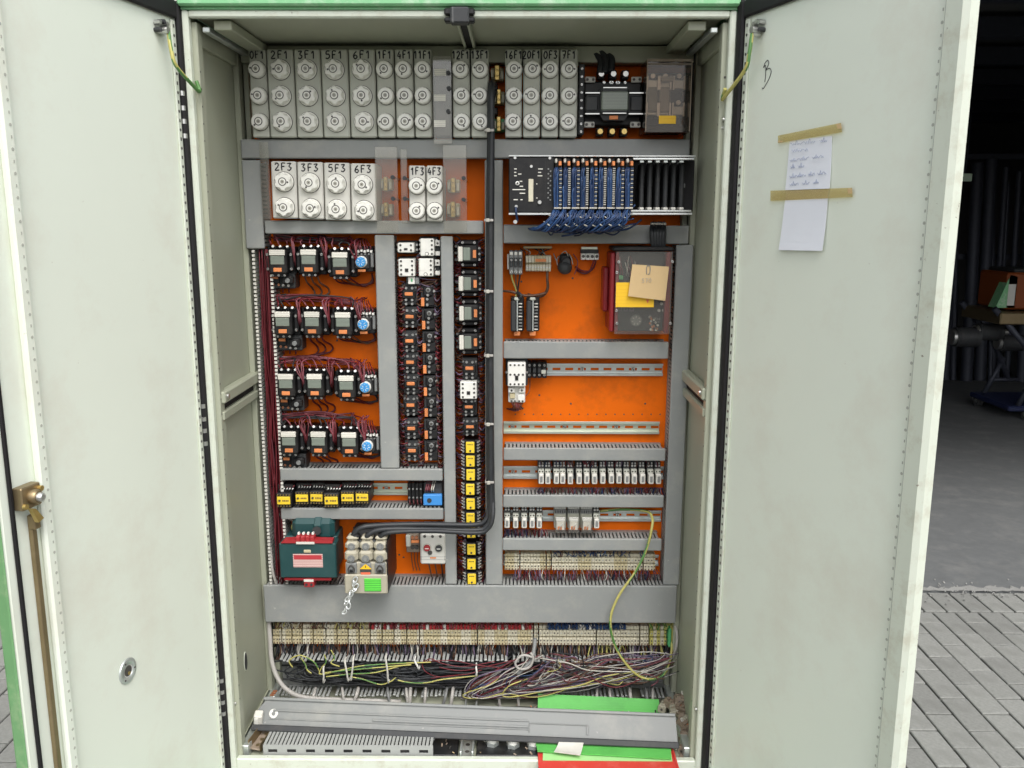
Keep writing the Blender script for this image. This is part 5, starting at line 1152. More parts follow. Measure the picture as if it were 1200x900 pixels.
# clear hooded unit with red sides, labels and a hanging card
YM = .245
cx, z0, wd, ht = rect(720, 295, 787, 391.5, YM); t = thing('control_unit', 'boxy control unit behind a clear front, dark red sides and orange label', 'control unit', (cx, PL, z0)); h = wd/2; d = PL-YM
g = G(); g.cbox(-h+.004, h-.004, -d+.03, -.002, .004, ht-.004, 'dark_grey', .003); part('body', g, t)
g = G(); g.cbox(-h-.010, -h+.002, -d+.012, -.004, ht*.02, ht*.99, 'red_dark', .003); g.cbox(-h-.024, -h-.0105, -d+.05, -.004, ht*.25, ht*.80, 'red_dark', .003); g.cbox(-h+.003, -h+.011, -d+.004, -d+.029, .002, ht-.002, 'red_dark', .002); g.cbox(h-.016, h-.004, -d+.004, -d+.029, .002, ht-.002, 'red_dark', .002); part('side_flange', g, t)
g = G(); g.cbox(-h-.006, h+.002, -d+.002, -.004, ht+.001, ht+.012, 'black', .004); part('lid', g, t)
g = G(); g.box(-h+.002, h, -d, -d+.0025, 0, ht, 'acrylic'); fr = part('clear_front', g, t)
def ux(px, py): p = at(px, py, YM); return p.x-cx, p.z-z0
g = G()
for px, py in ((725, 307), (722.8, 319.3), (789-1, 306.5), (720.8+1.5, 364), (722.8, 379), (785.4, 379)): x, z = ux(px, py); screw(g, x, -d-.0002, z, .0042)
part('screw', g, fr, kind='stuff')
g = G(); x, z = ux(747, 377); g.lathe([(.0155, 0), (.0155, -.002), (.012, -.003)], (x, -d+.028, z), 'mid_grey', 20)
for k in range(7): a = k*.9; g.tube([(x+.008*math.sin(a), -d+.0245, z+.008*math.cos(a)), (x+.012*math.sin(a), -d+.0245, z+.012*math.cos(a))], .001, 'loose_white', 4)
part('dial', g, t)
g = G()
for k in range(22): x, z = ux(763+rnd.random()*14, 372+rnd.random()*16); g.cyl((x, -d+.029, z), (x, -d+.024, z), .0024+.0012*rnd.random(), rnd.choice(['loose_white', 'mid_grey', 'copper', 'steel']), 7)
for px, py in ((774, 365), (779.5, 365), (777, 357), (781, 354)): x, z = ux(px, py); g.cyl((x, -d+.029, z), (x, -d+.022, z), .0040, 'led_white', 8)
for k in range(3): x, z = ux(728+k*7, 363.5); g.box(x-.006, x+.006, -d+.0285, -d+.0295, z-.006, z+.006, 'wire_violet'); g.cyl((x, -d+.0284, z), (x, -d+.027, z), .0035, 'ring_dark', 8)
for k in range(12): x, z = ux(724+rnd.random()*22, 300+rnd.random()*16); g.tube(curve([(x, -d+.028, z), (x+rnd.uniform(-.006, .006), -d+.022, z-.02), (x+.004, -d+.028, z-.035)], 4), .0012, rnd.choice(['pink_wire', 'cable_grey', 'red_wire']), 5)
x, z = ux(727, 326); g.cbox(x-.008, x+.010, -d+.02, -d+.029, z-.006, z+.006, 'green_term', .002)
part('component', g, t, kind='stuff')
a, b = ux(722, 331), ux(766, 360); g = G(); g.box(a[0], b[0], -d-.0012, -d-.0002, b[1], a[1], 'yellow_tape'); l_ = part('orange_label', g, fr)
a, b = ux(757, 351), ux(760.5, 355.5); g = G(); g.prism([(a[0], a[1]), (b[0], a[1]), ((a[0]+b[0])/2, b[1])], -.0006, 'sticker_red', 'xz', (0, -d-.0013, 0)); part('marking', g, l_)
cpts = [(741, 309.8), (784, 312.5), (779.5, 352.5), (736, 347)]; g = G(); v = [at(px, py, YM-.008-(.004 if i > 1 else 0)) for i, (px, py) in enumerate(cpts)]; o0 = v[0].copy()
g.add([p-o0 for p in v]+[p-o0+V((0, .0012, 0)) for p in v], [(0, 3, 2, 1), (4, 5, 6, 7), (0, 1, 5, 4), (1, 2, 6, 5), (2, 3, 7, 6), (3, 0, 4, 7)], 'cardboard')
t = thing('cardboard_tag', 'tan cardboard tag with pencilled mark, hung over the orange label', 'tag', tuple(o0)); part('card', g, t)
g = G(); p = at(759.5, 317, YM-.0095)-o0
g.tube(curve([(p.x-.004, p.y, p.z-.010), (p.x-.004, p.y, p.z+.008), (p.x+.001, p.y, p.z+.013), (p.x+.005, p.y, p.z+.008), (p.x+.004, p.y, p.z-.008), (p.x-.001, p.y, p.z-.009)], 4), .0011, 'mid_grey', 5); part('paper_clip', g, t)
g = G(); p = at(752, 331, YM-.0115)-o0; write(g, '570', p.x, p.y, p.z, .007, .010, .0005, 'cable_grey'); part('marking', g, t, label='faint pencilled mark')

# white contactor with a timer below it
cx, z0, wd, ht = rect(595, 425, 616, 453, PL-.085); t = white_contactor(wd, ht, .085, 1, (-.7, -.23, .23, .7)); t.location = (cx, PL, z0); t['label'] = 'tall white contactor at the left end of the empty grey rail'; t['group'] = 'small white contactors'
g = G()
for x in (-.7, -.23, .23, .7): g.cyl((x*wd/2, -.0852, ht*.9), (x*wd/2, -.086, ht*.9), .0028, 'ring_dark', 8); g.cyl((x*wd/2, -.0852, ht*.1), (x*wd/2, -.086, ht*.1), .0028, 'ring_dark', 8)
part('terminal_hole', g, t, kind='stuff')
cx, z0, wd, ht = rect(595.5, 454.5, 615.5, 473, PL-.075); t = thing('white_timer', 'white and yellow timer plugged below the tall white contactor', 'timer', (cx, PL, z0)); h = wd/2
g = G(); g.cbox(-h, h, -.06, -.002, 0, ht, 'white_plastic', .002)
for s in (-1, 1): g.cbox(s*h, s*h*.25, -.072, -.055, ht*.66, ht*.98, 'white_plastic', .002); g.cyl((s*h*.6, -.0722, ht*.82), (s*h*.6, -.073, ht*.82), .003, 'ring_dark', 8)
g.cbox(h*.1, h*.95, -.070, -.055, ht*.04, ht*.55, 'white_plastic', .002); part('body', g, t)
g = G(); g.cbox(-h*.8, -h*.2, -.068, -.055, ht*.28, ht*.6, 'beige', .001); part('setting_key', g, t)
g = G()
for x in (-.6, -.2, .3, .7): g.cyl((x*h, -.0715, ht*.14), (x*h, -.0722, ht*.14), .0028, 'ring_dark', 8)
for i in range(6): g.tube(curve([(-h*.7+i*.007, -.05, .002), (-h*.4+i*.004, -.06, -.010), (-h*.6+i*.006, -.04, -.020-rnd.random()*.008), (-h*1.2, -.02, -.026)], 5), .0018, rnd.choice(['red_wire_dark', 'wire_white', 'pink_wire', 'wire_brown']), 5)
g.tube(curve([(h*.9, -.05, ht*.3), (h*1.5, -.03, ht*.6), (h*1.6, -.02, ht*1.6)], 5), .0012, 'wire_brown', 5)
part('lead', g, t, kind='stuff')
cx, z0, wd, ht = rect(617.5, 425, 641, 443.5, PL-.05); t = thing('terminal_row', 'dark terminal row with silver screws right of the tall white contactor', 'terminal', (cx, PL, z0))
for i in range(4):
    g = G(); x = -wd/2+(i+.5)*wd/4; g.cbox(x-wd*.118, x+wd*.118, -.045, -.002, 0, ht, 'black', .002); g.cbox(x-wd*.08, x+wd*.08, -.050, -.04, ht*.36, ht*.62, 'dark_grey', .001); o = part('terminal_block', g, t)
    g = G(); screw(g, x, -.0455, ht*.2, .0036); screw(g, x, -.0455, ht*.82, .0036); part('clamp_screw', g, o)
g = G(); g.cbox(wd*.22, wd*.44, -.053, -.0505, ht*.30, ht*.55, 'housing_grey', .001); part('marker', g, t)

# ================================================================== ROWS OF CLEAR RELAYS
def plug_relay():
    t = thing('interface_relay', '', 'relay'); g = G(); h = .0088
    g.cbox(-h, h, -.05, -.002, 0, .060, 'dark_grey', .0015); g.cbox(-h*.9, h*.9, -.062, -.048, .030, .041, 'housing_grey', .001); g.cbox(-h*.95, h*.95, -.058, -.048, -.001, .006, 'dark_grey', .001); part('socket', g, t)
    g = G(); g.cbox(-h*.78, h*.78, -.078, -.05, .004, .032, 'loose_white', .002); g.cbox(-h*.40, h*.40, -.0790, -.0775, .009, .026, 'mid_grey', .0008); part('relay_capsule', g, t)
    g = G()
    for x in (-.004, .004): g.cyl((x, -.0505, .049), (x, -.053, .049), .0030, 'steel', 7); g.cyl((x, -.0505, .056), (x, -.052, .056), .0022, 'steel', 7); g.cyl((x, -.0622, .0355), (x, -.0632, .0355), .0022, 'ring_dark', 7)
    part('terminal_screw', g, t, kind='stuff'); return t
pr = plug_relay(); xs = [634.3, 641.8, 652, 659.5, 669, 678.5, 687.5, 697.3, 706.8, 716.3, 725.2, 734.5, 743.7, 753, 762.8, 772.2]
for i, x in enumerate(xs):
    p = at(x, 561.5, PL-.077); loc = (p.x, PL, p.z-.018); lb = '%s clear capped relay from the left in the long row' % ORD[i]
    if i == 0: pr.location = loc; pr['label'] = lb; pr['group'] = 'clear capped relays in the long row'
    else: dup(pr, loc, lb)
pr2 = None
for i, x in enumerate((594.2, 604.4, 613.8, 623.2, 632.2)):
    p = at(x, 613.5, PL-.077); loc = (p.x, PL, p.z-.018); lb = '%s clear capped relay from the left in the short row' % ORD[i]
    d_ = dup(pr, loc, lb); d_['group'] = 'clear capped relays in the short row'
p = at(699.5, 613.5, PL-.077); d_ = dup(pr, (p.x, PL, p.z-.018), 'single clear capped relay right of the three wide grey relays'); d_['group'] = 'clear capped relays in the short row'
wrl = None
for i, x in enumerate((656.7, 672.3, 687.2)):
    p = at(x, 610, PL-.07); lb = '%s of the three wide grey relays with clear fronts' % ('left', 'middle', 'right')[i]
    if i == 0:
        wrl = thing('wide_relay', lb, 'relay', (p.x, PL, p.z-.028), 'wide grey relays'); g = G(); g.cbox(-.0162, .0162, -.055, -.002, 0, .064, 'housing_grey', .002); g.cbox(-.016, .016, -.060, -.05, .044, .056, 'mid_grey', .001); part('socket', g, wrl)
        g = G(); g.cbox(-.0155, .0155, -.082, -.05, -.004, .041, 'acrylic', .002); cc = part('clear_cap', g, wrl)
        g = G(); g.cbox(-.011, .011, -.078, -.058, .003, .028, 'loose_white', .001); g.cbox(-.008, .004, -.0795, -.0775, .004, .014, 'tag_orange', .001); g.tube([(-.004, -.0795, .005), (.006, -.0795, .024)], .0013, 'zinc', 5); g.cbox(-.0125, .0125, -.0785, -.06, .0285, .034, 'led_white', .001); part('coil', g, cc)
        g = G()
        for k in range(5): g.cyl((-.0125+k*.00625, -.0555, .0605), (-.0125+k*.00625, -.058, .0605), .0026, 'steel', 7); g.cbox(-.0145+k*.00625, -.0105+k*.00625, -.0615, -.0595, .046, .054, 'dark_grey', .0005)
        part('terminal_screw', g, wrl, kind='stuff')
    else: dup(wrl, (p.x, PL, p.z-.028), lb)
for (x0, x1, ya, yb, n_, lb) in ((631, 777, 571.5, 581, 110, 'short red and blue wires dropping from the long relay row'), (590, 640, 620, 632, 44, 'short red and blue wires dropping from the short relay row'), (632, 777, 540, 548, 70, 'short dark wires above the long relay row')):
    g = G()
    for i in range(n_):
        px = x0+(x1-x0)*rnd.random(); a = at(px, ya, PL-.05); b = at(px+rnd.uniform(-4, 4), yb, PL-.045); g.tube(curve([a, (a+b)/2+V((rnd.uniform(-.004, .004), rnd.uniform(-.012, .012), 0)), b], 4), .0013, rnd.choice(['red_wire', 'red_wire_dark', 'blue_wire', 'wire_violet', 'blue_wire' if px > 680 else 'red_wire', 'wire_brown']), 5)
    solo('wire_stubs', g, lb, 'wires', group='short wires of the relay rows', kind='stuff')

# ================================================================== TERMINAL ROWS
def terminals(name, label, x0, x1, ya, yb, breaks, colour, pitch=3.9):
    a = at(x0, (ya+yb)/2, PL-.06); b = at(x1, (ya+yb)/2, PL-.06); zt_, zb_ = at((x0+x1)/2, ya, PL-.055).z, at((x0+x1)/2, yb, PL-.055).z; H = zt_-zb_
    t = thing(name, label, 'terminal row', (a.x, PL, zb_)); edges = [x0]+breaks+[x1]
    for e0, e1 in zip(edges[:-1], edges[1:]):
        n = max(1, round((e1-e0)/pitch)); g = G()
        for i in range(n):
            px = e0+(e1-e0)*i/n; xa = at(px, (ya+yb)/2, PL-.06).x-a.x; xb = at(e0+(e1-e0)*(i+1)/n, (ya+yb)/2, PL-.06).x-a.x-.0007
            if i == n-1: xb -= .0030
            m1 = colour(px); dz = rnd.uniform(-.0004, .0004); xm = (xa+xb)/2
            g.box(xa, xb, -.035, -.002, 0, H, 'beige' if m1 != 'green_term' else m1); g.cbox(xa, xb, -.056+dz, -.034, H*.05, H*.42, m1, .0008); g.cbox(xa, xb, -.052+dz, -.034, H*.50, H*.80, m1, .0008); g.cbox(xa, xb, -.046, -.034, H*.82, H, m1, .0008)
            g.cyl((xm, -.0562, H*.30), (xm, -.0572, H*.30), .0023, 'ring_dark', 6); g.cyl((xm, -.0522, H*.66), (xm, -.0532, H*.66), .0022, 'ring_dark' if i % 3 else 'steel', 6); g.box(xm-.0017, xm+.0017, -.0562, -.0569, H*.07, H*.17, 'wire_brown')
        part('terminal_group', g, t)
    return t, a, H
def c_low(px): return 'green_term' if px > 782 else ('wire_yellow' if px > 761 and int(px/3.9) % 2 else ('cream' if px > 630 or int(px/9) % 3 == 0 else 'beige'))
t1, a1, H1 = terminals('terminal_row', 'longest beige terminal row running below the widest duct', 319, 788, 734.5, 756.5, [330, 342, 354, 367, 382, 395, 408, 421, 434, 448, 462, 477, 492, 560, 626, 632, 700, 751, 762, 783], c_low)
t2, a2, H2 = terminals('terminal_row', 'upper beige terminal row in the right half, under the relay rows', 591.5, 770, 650.5, 669, [610, 641, 647, 755], lambda px: 'cream' if int(px/15) % 3 else 'beige')
def feed(label, x0, x1, y0, y1, n, cols, Y=PL-.05, r=.0013, group='wires entering the terminal rows'):
    g = G()
    for i in range(n):
        px = x0+(x1-x0)*rnd.random(); a = at(px, y0, Y); b = at(px+rnd.uniform(-5, 5), y1, Y+rnd.uniform(-.01, .015)); g.tube(curve([a, (a+b)/2+V((rnd.uniform(-.006, .006), rnd.uniform(-.014, .010), 0)), b], 4), r, rnd.choice(cols), 5)
    solo('wire_stubs', g, label, 'wires', group=group, kind='stuff')
feed('blue wires entering the upper terminal row from above', 648, 752, 652, 646, 46, ['blue_wire', 'blue_wire_light', 'blue_wire', 'wire_brown'])
feed('mixed wires leaving the upper terminal row downwards', 603, 770, 667, 680, 110, ['wire_brown', 'red_wire_dark', 'wire_white', 'wire_violet', 'pink_wire', 'red_wire', 'blue_wire'])
feed('red wires entering the left half of the longest terminal row', 432, 625, 737, 729, 120, ['red_wire', 'red_wire', 'pink_wire'], PL-.052)
feed('dark and pale wires entering the left end of the longest terminal row', 320, 432, 737, 729, 60, ['wire_brown', 'cable_black', 'wire_white', 'wire_yellow', 'red_wire_dark'], PL-.052)
feed('blue wires entering the right half of the longest terminal row', 640, 735, 737, 729, 70, ['blue_wire', 'blue_wire', 'blue_wire_light'], PL-.052)
feed('yellow and green wires at the right end of the longest terminal row', 760, 790, 738, 729, 22, ['wire_yellow', 'wire_green', 'wire_yellow'], PL-.052)
feed('pale wires dropping from the longest terminal row into the lower duct', 640, 785, 754, 773, 300, ['wire_yellow', 'wire_white', 'rubber', 'wire_brown', 'cable_black', 'rubber', 'wire_brown', 'wire_violet'], PL-.035, .0018)  # dark strands among them added to darken the shaded gap
feed('dark wires dropping from the longest terminal row into the lower duct', 322, 640, 754, 773, 420, ['wire_brown', 'cable_black', 'cable_black', 'rubber', 'wire_brown', 'cable_black', 'rubber', 'wire_violet', 'wire_white'], PL-.035, .0019)  # real wires, with extra dark strands standing in for shade below the row
# coloured collars on the upper side of the long row
g = G()
for px in list(range(437, 447, 4))+list(range(451, 460, 4))+list(range(466, 475, 4))+list(range(481, 490, 4))+list(range(497, 622, 4)):
    if 560 < px < 566: continue
    p = at(px, 735.0, PL-.050); g.cbox(p.x-.0038, p.x+.0038, p.y-.004, p.y+.006, p.z-.006, p.z+.008, 'red_plastic' if rnd.random() < .85 else 'loose_white', .001)
for px in range(644, 735, 4): p = at(px, 735.0, PL-.050); g.cbox(p.x-.0035, p.x+.0035, p.y-.004, p.y+.006, p.z-.006, p.z+.008, 'blue_wire_light' if rnd.random() < .7 else 'loose_white', .001)
part('wire_collar', g, t1, tuple(-t1.location), kind='stuff')
g = G(); cx, z0, wd, ht = rect(783.5, 737, 790.5, 759, PL-.06); g.cbox(cx-wd/2, cx-wd*.05, PL-.06, PL-.002, z0, z0+ht, 'green_term', .002); g.cbox(cx, cx+wd/2, PL-.055, PL-.002, z0, z0+ht, 'wire_yellow', .002); part('end_clamp', g, t1, tuple(-t1.location))

# ================================================================== LOWER OPEN DUCT WITH LOOMS
zu, zl = at(550, 774.5, DF).z, at(550, 815.5, DF).z; x0, x1 = at(322, 790, DF).x, at(786, 790, DF).x
t = thing('open_duct', 'wide uncovered slotted duct packed with cables below the longest terminal row', 'cable duct', (0, 0, 0), 'grey wiring ducts')
g = G(); g.box(x0, x1, PL-.003, PL, zl, zu, 'duct_grey'); g.box(x0, x1, PL-.03, PL-.003, zl, zl+.002, 'duct_grey'); g.box(x0, x1, PL-.03, PL-.003, zu-.002, zu, 'duct_grey'); part('trough', g, t)
g = G()
for z, sg in ((zu, 1), (zl, 1)):
    n = int((x1-x0)/.0118)
    for i in range(n):
        if rnd.random() < .06: continue
        x = x0+(i+.5)*(x1-x0)/n; j = rnd.uniform(-.002, .002); y0 = DF+rnd.uniform(-.002, .006)
        g.add([(x-.0034, PL-.03, z), (x+.0034, PL-.03, z), (x+.0034+j, y0, z+j), (x-.0034+j, y0, z+j), (x-.0034, PL-.03, z-.002), (x+.0034, PL-.03, z-.002), (x+.0034+j, y0, z-.002+j), (x-.0034+j, y0, z-.002+j)], [(0, 1, 2, 3), (7, 6, 5, 4), (0, 3, 7, 4), (1, 5, 6, 2), (2, 6, 7, 3), (0, 4, 5, 1)], 'finger_grey'); g.cbox(x-.0042+j, x+.0042+j, y0-.003, y0+.003, z-.0028+j, z+.0018+j, 'finger_grey', .0012)
part('slotted_wall', g, t, kind='stuff')
g = G(); H = zu-zl
for i in range(110):
    a = x0+(x1-x0)*(rnd.uniform(.0, .25)); b = x0+(x1-x0)*rnd.uniform(.45, .98); y = rnd.uniform(.296, .355); z = zl+H*rnd.uniform(.22, .86); k = 7; pts = []
    for q in range(k): pts.append((a+(b-a)*q/(k-1), y+rnd.uniform(-.008, .008), z+rnd.uniform(-.009, .009)-.010*math.sin(3.1*q/(k-1))))
    if rnd.random() < .6: pts[0] = (a, y+.02, zu-.004); 
    if rnd.random() < .5: pts[-1] = (b, y+.02, zu-.004)
    g.tube(curve(pts, 4), rnd.uniform(.0016, .0034), rnd.choice(['cable_black', 'cable_black', 'cable_black', 'rubber', 'cable_black', 'dark_grey']), 5)
for i in range(26):
    a = x0+.02+(x1-x0)*rnd.uniform(0, .4); y = rnd.uniform(.28, .30); c_ = V((a, y+.01, zl+H*rnd.uniform(.42, .75))); R_ = rnd.uniform(.02, .05); pts = [c_+V((R_*1.6*math.cos(q*.7+i), rnd.uniform(-.004, .01), R_*.6*math.sin(q*.7+i))) for q in range(8)]; g.tube(curve(pts, 4), rnd.uniform(.0016, .0028), 'cable_black', 5)
solo('cable_mass', g, 'dense dark mass of black cables lying in the lower open duct', 'cables', kind='stuff')
g = G()
for path in (((380, 767), (382, 776), (376, 784), (378, 790), (420, 781), (455, 778), (505, 776)), ((343, 782), (339, 774), (352, 768), (368, 776), (374, 786)), ((382, 793), (410, 790), (440, 788), (470, 780)), ((378, 789), (400, 786), (445, 782), (482, 779)), ((410, 793), (425, 796), (445, 802), (457, 799), (464, 794)), ((466, 797), (480, 800), (500, 800), (520, 796), (560, 792)), ((388, 762), (392, 771), (388, 777), (398, 781)), ((352, 770), (358, 779), (360, 785), (365, 789))):
    Y = .272; g.tube(curve([at(px, py, Y+rnd.uniform(-.004, .004)) for px, py in path], 5), .0019, 'wire_yellow', 6, 'wire_green')
solo('earth_wires', g, 'loose yellow green wires tied over the black cables of the lower duct', 'wires', kind='stuff')
g = G()
for path in (((497, 774), (495, 780), (500, 788), (515, 793), (545, 790)), ((497, 776), (505, 772), (520, 778), (545, 781), (580, 775)), ((505, 795), (525, 792), (548, 790), (565, 785)), ((515, 782), (540, 786), (570, 781), (600, 774)), ((500, 775), (530, 774), (556, 779), (590, 783))): g.tube(curve([at(px, py, .270+rnd.uniform(-.006, .006)) for px, py in path], 5), .0013, 'red_wire', 5)
solo('wire_bundle', g, 'thin red wires curling over the black cables, middle of the lower duct', 'wires', kind='stuff')
for i, (a, b) in enumerate((((379, 783), (379, 800)), ((404, 775), (408, 798)), ((414, 772), (411, 797)), ((452, 771), (455, 800)), ((486, 774), (491, 784)), ((558, 782), (558, 792)))):
    g = G(); p, q = at(*a, .268), at(*b, .268); m_ = (p+q)/2+V((.002, -.006, 0)); cv = curve([p+V((0, .02, .002)), p, m_, q, q+V((0, .02, -.002))], 4); g.tube(cv, .0024, 'loose_white' if i < 4 else 'white_plastic', 4)
    solo('cable_tie', g, ['first pale cable tie from the left round the black cables', 'second pale cable tie from the left, leaning over the cables', 'third pale cable tie from the left, tall and bowed', 'fourth pale cable tie, beside the yellow green wire ends', 'short white tag end among the thin red wires', 'short white tag end left of the coloured loom'][i], 'cable tie', group='cable ties in the lower duct')
# coloured loom with its big loop
g = G(); cols = ['wire_white', 'pink_wire', 'wire_violet', 'wire_yellow', 'wire_violet', 'wire_white', 'cable_grey', 'wire_brown', 'red_wire', 'wire_violet', 'pink_wire', 'blue_wire_light']
base = [((626, 768), (600, 786), (575, 798), (554, 811), (556, 820), (572, 820), (600, 813), (640, 808), (690, 800), (735, 792), (782, 776)),
        ((640, 776), (622, 790), (600, 800), (592, 812), (604, 814), (640, 806), (680, 796), (715, 789), (760, 780), (785, 768)),
        ((640, 772), (670, 779), (700, 786), (730, 790), (760, 790), (784, 780)), ((636, 796), (660, 790), (690, 779), (720, 772), (752, 774), (784, 772)), ((650, 774), (640, 786), (625, 798), (612, 806), (640, 800), (672, 790), (705, 776), (735, 771)),
        ((668, 778), (690, 792), (715, 798), (745, 793), (783, 783)), ((630, 770), (650, 771), (676, 774), (690, 783), (678, 789), (658, 784), (650, 775))]
for i in range(104):
    bpth = base[i % 5] if i < 46 else base[rnd.randrange(7)]; ox, oy, oY = rnd.gauss(0, 7), rnd.gauss(0, 4.2), rnd.uniform(-.018, .035)
    f0 = rnd.randrange(0, 2); pth = bpth[f0:len(bpth)-rnd.randrange(0, 2)]
    g.tube(curve([at(px+ox*(.5 if k == 0 else 1)+rnd.gauss(0, 3.6), max(764, min(818, py+oy+rnd.gauss(0, 2.6))), .262+oY+.02*(k in (0,))) for k, (px, py) in enumerate(pth)], 4), rnd.uniform(.0010, .0019), cols[rnd.randrange(len(cols))] if rnd.random() < .72 else rnd.choice(('wire_brown', 'cable_grey', 'cable_black')), 5)
for i in range(26):
    c_ = at(rnd.uniform(640, 770), rnd.uniform(772, 800), rnd.uniform(.245, .275)); R_ = rnd.uniform(.008, .026); ph = rnd.random()*6
    g.tube(curve([c_+V((R_*1.4*math.cos(q*.8+ph), rnd.uniform(-.006, .006), R_*.8*math.sin(q*.8+ph))) for q in range(rnd.randrange(4, 8))], 4), .0012, rnd.choice(cols), 5)
solo('coloured_loom', g, 'thick tangled loom of white, pink, violet and yellow wires with a loop at its left end', 'wires', kind='stuff')
g = G(); c_ = [(622, 765), (625, 772), (620, 782), (609, 784), (604, 777), (612, 768), (624, 770)]; g.tube(curve([at(px, py, .258) for px, py in c_], 5), .0036, 'cable_grey', 7); g.tube(curve([at(627, 748, .31), at(626, 760, .29), at(622, 775, .27), at(606, 790, .265)], 5), .006, 'mid_grey', 7)
solo('grey_cable', g, 'grey cable dropping between the two halves of the long terminal row', 'cable')
# long yellow-green conductor hanging in front
g = G(); pth = [(703, 599, .33), (730, 597, .325), (757, 599, .31), (764, 606, .28), (764, 618, .262), (757, 645, .258), (744, 671, .255), (727, 695, .248), (717, 717, .245), (715.5, 735, .245), (721, 757, .25), (733, 777, .248), (747, 791, .247), (762, 796, .25), (776, 792, .26), (784, 778, .28), (787, 762, .30), (787, 752, .31)]
g.tube(curve([at(*p) for p in pth], 7), .0037, 'wire_yellow', 9, 'wire_green'); solo('earth_conductor', g, 'long yellow green wire swinging from the relay row down over the widest duct', 'wire')
# grey cables on the left side
g = G(); g.tube(curve([at(316, 625, .33), at(317.5, 650, .30), at(320, 672, .29), at(326, 690, .30)], 6), .004, 'cable_grey', 8); solo('grey_cable', g, 'pale cable slipping behind the left end of the widest duct', 'cable')
g = G(); g.tube(curve([at(315, 728, .30), at(316.5, 750, .29), at(318, 772, .28), at(324, 792, .27), at(336, 808, .262), at(356, 817, .265), at(400, 820, .28), at(470, 822, .30)], 6), .0065, 'cable_grey', 9); solo('grey_cable', g, 'pale cable curving round the lower left corner under the open duct', 'cable')
g = G(); g.tube(curve([at(791, 733, .30), at(793.5, 745, .29), at(792, 760, .285), at(788, 772, .30)], 6), .004, 'cable_grey', 8); solo('grey_cable', g, 'pale cable curling past the right end of the long terminal row', 'cable')
for i, (px, dx) in enumerate(((351, -2), (370, -7), (401, 3), (420, -7), (454, 3), (476, 2), (481, -1), (499, -2), (524, -5), (531, -3), (583, 3), (606, 2), (652, 0), (700, -2), (714, 3), (738, 2), (757, 3), (765, 0))):
    g = G(); g.tube(curve([at(px, 806, .30), at(px+dx*.3, 814, .272), at(px+dx, 828, .268), at(px+dx*1.6, 846, .275)], 4), .0042 if i % 3 else .0052, 'cable_grey' if i % 4 else 'mid_grey', 7)
    lb = ['leftmost', 'second', 'third', 'fourth', 'fifth', 'sixth', 'seventh', 'eighth', 'ninth', 'tenth', 'eleventh', 'twelfth', 'thirteenth', 'fourteenth', 'fifteenth', 'sixteenth', 'seventeenth', 'rightmost'][i]
    solo('field_cable', g, '%s grey cable dropping from the lower open duct to the floor' % lb, 'cable', group='grey cables dropping to the floor')

# ================================================================== THICK BLACK CABLES FROM THE BREAKER
t = thing('power_cables', 'thick black cables from the main breaker along and up the tall middle duct', 'cable', (0, 0, 0))
paths = [[(416, 637, .235), (414, 628, .225), (422, 619, .225), (440, 616, .232), (480, 614.5, .24), (530, 615, .244), (556, 615, .246), (568, 611, .247), (573, 597, .25), (572.8, 560, .252), (572.6, 420, .252), (572.8, 260, .252), (574, 160, .248), (574.5, 106, .25), (577, 96, .30)],
         [(430, 637, .235), (430, 629, .22), (440, 622, .222), (460, 620, .226), (500, 620.5, .23), (556, 621.5, .232), (570, 617, .234), (575.5, 603, .237), (575.4, 560, .241), (574.9, 420, .241), (575.2, 260, .241), (576.2, 160, .239), (576.2, 106, .245), (579, 98, .30)],
         [(446, 637, .235), (446, 630, .22), (452, 625, .215), (470, 623, .216), (510, 622.5, .22), (558, 624.5, .222), (571, 620, .224), (577.5, 605, .226), (577, 560, .252), (576, 420, .254), (576.5, 260, .254), (577, 160, .25), (577, 118, .26), (581, 108, .30)]]
for k, p in enumerate(paths): g = G(); g.tube(curve([at(*q) for q in p], 6), .0072 if k < 2 else .0060, 'cable_black', 12); part('cable', g, t)
for k in range(3):
    g = G(); p = at((417, 431, 446)[k], 631, .222); g.cbox(p.x-.010, p.x+.010, p.y-.006, p.y+.02, p.z-.018, p.z+.012, 'rubber', .005); part('cable_sleeve', g, t)
for k, (px, py) in enumerate(((573, 153), (572.5, 258), (572.5, 341), (572.5, 416), (573, 496), (573.5, 564))):
    p = at(px, py, .238); g = G(); w_ = .0125
    g.cbox(p.x-w_*.75, p.x+w_, p.y-.010, p.y-.0085, p.z-.003, p.z+.003, 'cable_grey', .0006); g.cbox(p.x-w_*.75-.0015, p.x-w_*.75, p.y-.010, p.y+.03, p.z-.003, p.z+.003, 'cable_grey', .0006); g.cbox(p.x-.006, p.x+.003, p.y-.016, p.y-.0101, p.z-.0045, p.z+.0045, 'wire_white', .001)
    part('cable_tie', g, t)

# ================================================================== LOOSE THINGS ON THE CABINET FLOOR
FZ = ZB+.0065
